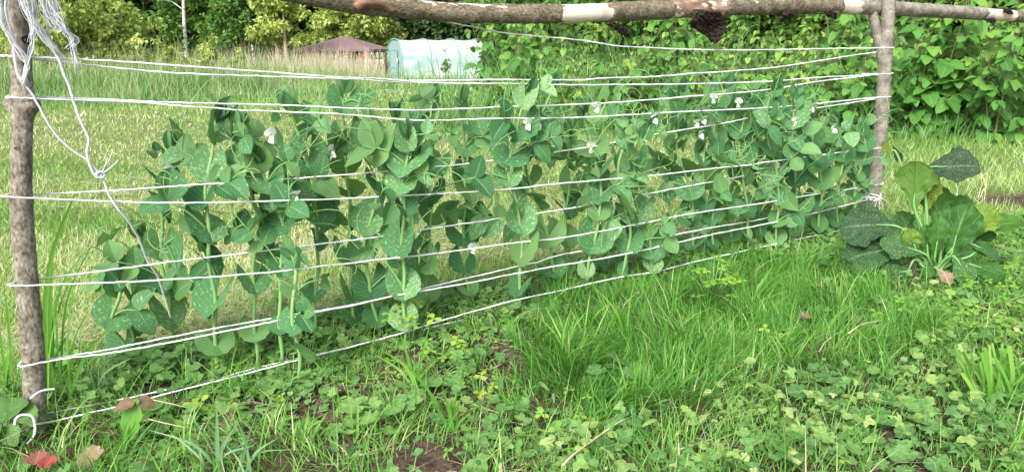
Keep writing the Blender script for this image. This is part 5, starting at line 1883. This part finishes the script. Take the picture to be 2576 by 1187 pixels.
for i, ((bx, tx, ty), lb) in enumerate(zip(BACK, BL)):
    if bx < 1430 and bx not in (1050,) or bx == 1600:
        continue
    by = 1090 - (bx - 88) * .2456 - rr.uniform(34, 60) * (1 - bx / 4000)
    pea([(bx, by), ((bx * 2 + tx) / 3 + rr.uniform(-18, 18), by + (ty - by) * .35), ((bx + 2 * tx) / 3 + rr.uniform(-18, 18), by + (ty - by) * .7), (tx, ty)], 700 + i, 'pea plant of the rear rank ' + lb, (), .95, 1.0, 'pea plants of the rear rank', .55)


# ------------------------------------------------------------------ mustard plant
MUST = leaf_t(lambda t: .5 * (min(1, t * 1.35 + .18) ** 1.6) * (1 - max(0, t - .62) ** 2 * 5.2) * (1 + .07 * math.cos(t * 44)) + .008, 14, 24, .12, .18, .03, 0, False, 4)


def mustard():
    g = ground(2345, 715)
    g[2] = float(tz(g[0], g[1]))
    o = thing('mustard_plant', 'large leafy mustard plant with dark purple and yellow green crinkled leaves beside the far post', 'vegetable plant', g)
    r = np.random.RandomState(6)
    fwd = nrm((CAM - g) * [1, 1, 0])

    def lf(b, t, dep, ln_w, mat, tint, nz, curl=1.0, label=None, stalk=True, name='leaf'):
        """b, t: pixel of blade base and tip; dep: offset towards the camera at base and tip"""
        pb = onz(b, dep[0])
        pt = onz(t, dep[1])
        ln = np.linalg.norm(pt - pb)
        v = MUST[0] * [ln_w, 1, curl]
        o1, o2 = r.uniform(0, 50, 2)
        bl = np.minimum(1, np.abs(v[:, 0]) * 6)
        v[:, 2] += bl * (.16 * (fbm(v[:, 0] * 7 + o1, v[:, 1] * 7 + o2, 3, 2) - .5) + .5 * np.maximum(0, np.abs(v[:, 0]) - .12) * (fbm(v[:, 1] * 5 + o2, v[:, 0] * 0 + np.sign(v[:, 0]) * 3 + o1, 5, 2) - .5) * 2)
        v[:, 2] -= .35 * np.maximum(0, v[:, 1] - .6) ** 1.5
        T = (v, MUST[1], MUST[2])
        mb = MB()
        one(mb, T, pt - pb, nz, pb, ln, tint, 0)
        if stalk:
            q = g + np.array([r.uniform(-.03, .03), r.uniform(-.03, .03), .01])
            yd = nrm(pt - pb)
            tube(mb, catmull([q, q * .4 + pb * .6 + [0, 0, .02], pb + yd * .01, pb + yd * ln * .45], 14), np.interp(np.arange(14) / 13, [0, .6, 1], [.009, .006, .0022]), 7, 1, .0)
        f = mb.build(name, [M[mat], M['peastem']], o, g)
        if label:
            f['label'] = label
        return f

    def onz(p, off):
        d = ray(*p)
        c = g + fwd * off
        t = np.dot(c - CAM, fwd) / np.dot(d, fwd)
        return CAM + d * t
    U = np.array([0, 0, 1.])
    R_ = np.array([1., 0, 0])
    lf((2300, 530), (2308, 405), (.02, .0), .78, 'must', .35, -fwd + .2 * R_, .6, 'upright yellow green leaf seen from its pale back')
    lf((2325, 550), (2352, 430), (-.03, -.06), .55, 'mustdark', .2, -fwd * .6 + R_, .5, 'olive and brown edged leaf behind the upright one')
    lf((2322, 432), (2458, 402), (-.04, -.02), 1.0, 'mustdark', .25, U * .9 + fwd * .75, .8, 'drooping dark purple green leaf at the top')
    lf((2262, 392), (2212, 364), (-.02, .0), .5, 'mustdark', .9, -U * .5 - fwd * .6, .8, 'small folded olive leaf beside the far post')
    lf((2245, 365), (2268, 408), (-.02, -.01), .42, 'mustdark', .0, fwd + R_ * .5, .5, 'small purple hanging leaf beside the far post', False)
    lf((2358, 570), (2352, 462), (-.08, -.12), .72, 'must', .5, fwd * .9 + U * .3, .6)
    lf((2405, 560), (2425, 487), (-.1, -.16), .75, 'must', .3, fwd * .7 + U * .7, .6)
    lf((2388, 655), (2428, 515), (.03, -.01), .8, 'must', .25, fwd * .8 + U * .45 - R_ * .3, .6)
    lf((2420, 600), (2500, 520), (-.04, -.06), .8, 'must', .85, fwd * .6 + U * .6 + R_ * .2, .6, 'bright yellow leaf on the right side')
    lf((2440, 585), (2578, 545), (-.08, -.1), .55, 'must', .55, fwd * .5 + U * .9, .6, 'pale green leaf reaching farthest right')
    lf((2268, 572), (2120, 556), (.0, .05), 1.0, 'mustdark', .35, U * .8 + fwd * .75, .9, 'wide dark purple green leaf reaching left under the far post')
    lf((2275, 625), (2120, 640), (.05, .12), .95, 'mustdark', .5, U * .9 + fwd * .6, .7, 'low dark green leaf on the left')
    lf((2300, 650), (2262, 735), (.06, .14), .8, 'mustdark', .0, fwd * .8 + U * .6 - R_ * .3, .6, 'low dark purple leaf with holes at the front')
    lf((2395, 640), (2448, 705), (.06, .13), .85, 'mustdark', .95, fwd * .7 + U * .8 + R_ * .3, .7, 'veined dark green leaf at the front right')
    lf((2425, 610), (2520, 640), (.0, .02), .5, 'mustdark', .6, U + fwd * .5, .6)
    lf((2350, 655), (2368, 545), (.06, .07), .5, 'must', .45, fwd + R_ * .3, .5)
    lf((2335, 650), (2330, 570), (.05, .06), .6, 'must', .4, fwd + U * .2, .7)
    lf((2310, 640), (2285, 580), (.06, .08), .7, 'must', .8, fwd * .8 + U * .4, .7)
    lf((2352, 672), (2396, 708), (.12, .16), .6, 'brownleaf', .7, fwd * .7 + U * .6, .6, 'withered pale brown leaf at the foot')
    lf((2310, 660), (2350, 690), (.1, .14), .8, 'must', .3, fwd * .7 + U * .7, .6)
    lf((2280, 570), (2240, 640), (.0, .0), .7, 'must', .7, fwd * .5 + U * .8, .6)
    lf((2400, 620), (2350, 700), (.02, -.02), .7, 'must', .2, fwd * .5 + U * .8, .6)
    for bb, tt, dd, ww, mt, tn in (((2330, 640), (2225, 600), (.06, .12), .7, 'mustdark', .7), ((2300, 680), (2215, 690), (.08, .15), .8, 'mustdark', .4), ((2375, 690), (2440, 745), (.1, .17), .8, 'must', .15), ((2330, 690), (2310, 760), (.1, .18), .8, 'mustdark', .6), ((2420, 660), (2530, 690), (.03, .06), .6, 'must', .3), ((2370, 600), (2380, 520), (-.04, -.05), .75, 'must', .2), ((2290, 600), (2265, 530), (-.05, -.08), .7, 'must', .1), ((2430, 650), (2490, 610), (.02, .0), .7, 'must', .35), ((2260, 620), (2160, 600), (-.04, -.04), .7, 'mustdark', .5)):
        lf(bb, tt, dd, ww, mt, tn, fwd * .75 + U * .65, .7)
    lf((2440, 620), (2500, 580), (-.1, -.12), .7, 'must', .3, fwd * .5 + U * .8, .6)


mustard()


# ------------------------------------------------------------------ small single plants and litter near the camera
def strawberry():
    g = ground(15, 1110)
    g[2] = float(tz(g[0], g[1]))
    o = thing('strawberry_plant', 'strawberry plant with toothed damaged leaves at the foot of the near post', 'plant', g)
    ST = leaf_t(lambda t: .46 * math.sin(math.pi * min(1, t ** .7 * .93 + .05)) ** .8 * (1 + .10 * math.cos(t * 36)) + .01, 6, 10, .1, .18, .02, 0, False, 8)
    for (bx, by, tx, ty, tint, off, nz, lab) in ((40, 1000, -8, 1060, .2, .02, (0, -.5, 1), None), (15, 1040, 58, 1008, .35, .05, (.1, -.6, 1), None), (60, 1025, 84, 1068, .8, .08, (.2, -1, .6), 'yellowing torn leaf against the post'), (15, 1070, 35, 1118, .6, .11, (0, -.8, .8), 'broad leaf with a brown eaten edge'), (-20, 1060, -40, 1120, .4, .1, (0, -.6, 1), None), (85, 1135, 78, 1165, .6, .12, (0, -.6, 1), None), (10, 1150, 12, 1200, .5, .14, (0, -.6, 1), None), (60, 1150, 50, 1190, .5, .12, (0, -.6, 1), None)):
        pb, pt = onplane(bx, by, g + TN * (off - .04)), onplane(tx, ty, g + TN * (off + .01))
        mb = MB()
        ln = np.linalg.norm(pt - pb)
        one(mb, (ST[0] * [.95, 1, 1], ST[1], ST[2]), pt - pb, np.array(nz), pb, ln, tint, 0)
        tube(mb, catmull([g + [0, 0, .0], g * .5 + pb * .5 + [0, 0, .02], pb], 8), .0026, 5, 1, .5)
        f = mb.build('leaf', [M['straww'], M['peastem']], o, g)
        if lab:
            f['label'] = lab


strawberry()


def single_leaf(px, py, tx, ty, wfac, mat, tint, label, name, cat, z0=.012, nz=(0, -.5, 1)):
    b = ground(px, py, z0)
    t = ground(tx, ty, z0)
    zo = float(max(tz(b[0], b[1]), tz(t[0], t[1])))
    mb = MB()
    L = leaf_t(lambda q: (.42 * math.sin(math.pi * min(1, q ** .75 * .93 + .05)) ** .8 + .01) * (1 + .12 * math.cos(q * 31)), 8, 12, .35, -.25, .09, 0, False, px)
    one(mb, (L[0] * [wfac, 1, 1], L[1], L[2]), t - b, np.array(nz, float), b + [0, 0, zo], np.linalg.norm(t - b), tint, 0)
    return tag(mb.build(name, M[mat], None, b + [0, 0, zo]), label, cat)


single_leaf(84, 1172, 104, 1146, 1.25, 'redleaf', .1, 'faded red leaf lying on the soil at the foot of the near post', 'fallen_leaf', 'leaf', .06)
single_leaf(112, 1196, 138, 1172, 1.2, 'redleaf', 1.0, 'deep red leaf on the bottom edge below the faded red one', 'fallen_leaf', 'leaf', .06)
single_leaf(238, 1175, 222, 1145, 1.1, 'brownleaf', .9, 'small tan dead leaf on the soil near the red leaves', 'fallen_leaf', 'leaf', .012)
single_leaf(1450, 872, 1424, 870, .9, 'brownleaf', .1, 'small purple brown dead leaf in the grass', 'fallen_leaf', 'leaf', .02)
single_leaf(2040, 806, 2002, 812, .6, 'brownleaf', .7, 'pale withered leaf on the bright grass', 'fallen_leaf', 'leaf', .06)
single_leaf(2006, 1162, 1990, 1138, 1.0, 'weed', 1.0, 'bright yellow leaf on the bottom edge right of the middle', 'fallen_leaf', 'leaf', .05)


def seedling():
    g = ground(348, 1105)
    g[2] = float(tz(g[0], g[1]))
    o = thing('seedling', 'upright seedling with two brown top leaves and one hanging green leaf', 'seedling', g)
    tp = onplane(345, 1000, g)
    sb = MB()
    tube(sb, catmull([g, (g + tp) / 2 + TD * .004, tp], 10), .0022, 6)
    sb.build('stem', M['cane'], o, g)
    ST = leaf_t(lambda t: .36 * math.sin(math.pi * min(1, t ** .7 * .93 + .05)) ** .8 * (1 + .07 * math.cos(t * 40)) + .01, 6, 10, .25, .2, .03, 0, False, 12)
    for nm, b, t, mt, tn, w in (('leaf', (338, 1008), (286, 1028), 'brownleaf', .2, .9), ('leaf', (345, 1008), (395, 1018), 'brownleaf', .45, 1.1), ('leaf', (345, 1015), (312, 1118), 'clover', .1, .75), ('leaf', (345, 1002), (338, 1022), 'straww', .9, 1.2)):
        pb, pt = onplane(*b, g + TN * .01), onplane(*t, g + TN * (.035 if mt == 'clover' else .02))
        mb = MB()
        one(mb, (ST[0] * [w, 1, 1], ST[1], ST[2]), pt - pb, np.array([0, -.7, .9]), pb, np.linalg.norm(pt - pb), tn, 0)
        f = mb.build(nm, [M[mt]], o, g)
        f['label'] = 'brown leaf' if mt == 'brownleaf' else 'green leaf'


seedling()


def straw(pix, label, rad=.003, z=.03):
    P = [ground(a, b, z + .01 * (i % 2)) for i, (a, b) in enumerate(pix)]
    c = catmull(P, 24)
    mb = MB()
    tube(mb, c, np.linspace(rad, rad * .4, 24) * .75, 6, tint=.7)
    tag(mb.build('straw_stalk', M['straw'], None, P[0]), label, 'straw', 'long dry stalks on the bed')


straw([(1415, 1170), (1440, 1145), (1500, 1100), (1555, 1062), (1582, 1050)], 'long thick dry straw slanting across the lower middle', .0042, .05)
straw([(345, 1045), (400, 1060), (470, 1075)], 'dry straw pointing right from the brown leaved seedling', .003, .06)
straw([(385, 1005), (440, 1017), (470, 1025)], 'thin dry straw above the one beside the seedling', .002, .07)
straw([(1240, 1050), (1290, 1062), (1345, 1072)], 'dry straw on the bare soil right of the centre tuft', .003, .02)
straw([(1175, 1010), (1230, 1030), (1290, 1045)], 'dry straw lying above the bare patch at the centre', .0025, .02)
straw([(2135, 838), (2170, 815), (2220, 805)], 'short pale straw on the bright grass at the right', .0035, .08)
straw([(880, 1150), (920, 1140), (955, 1128)], 'short straw by the bottom edge left of the middle', .0035, .015)
straw([(1745, 985), (1755, 945), (1765, 915)], 'upright grey stalk leaning in the bright grass', .003, .05)
straw([(1690, 1135), (1740, 1120), (1800, 1100)], 'dry stalk lying below the bright grass', .003, .03)
straw([(1330, 780), (1345, 820), (1362, 872)], 'thin dark stem hanging down at the front of the peas', .0015, .03)
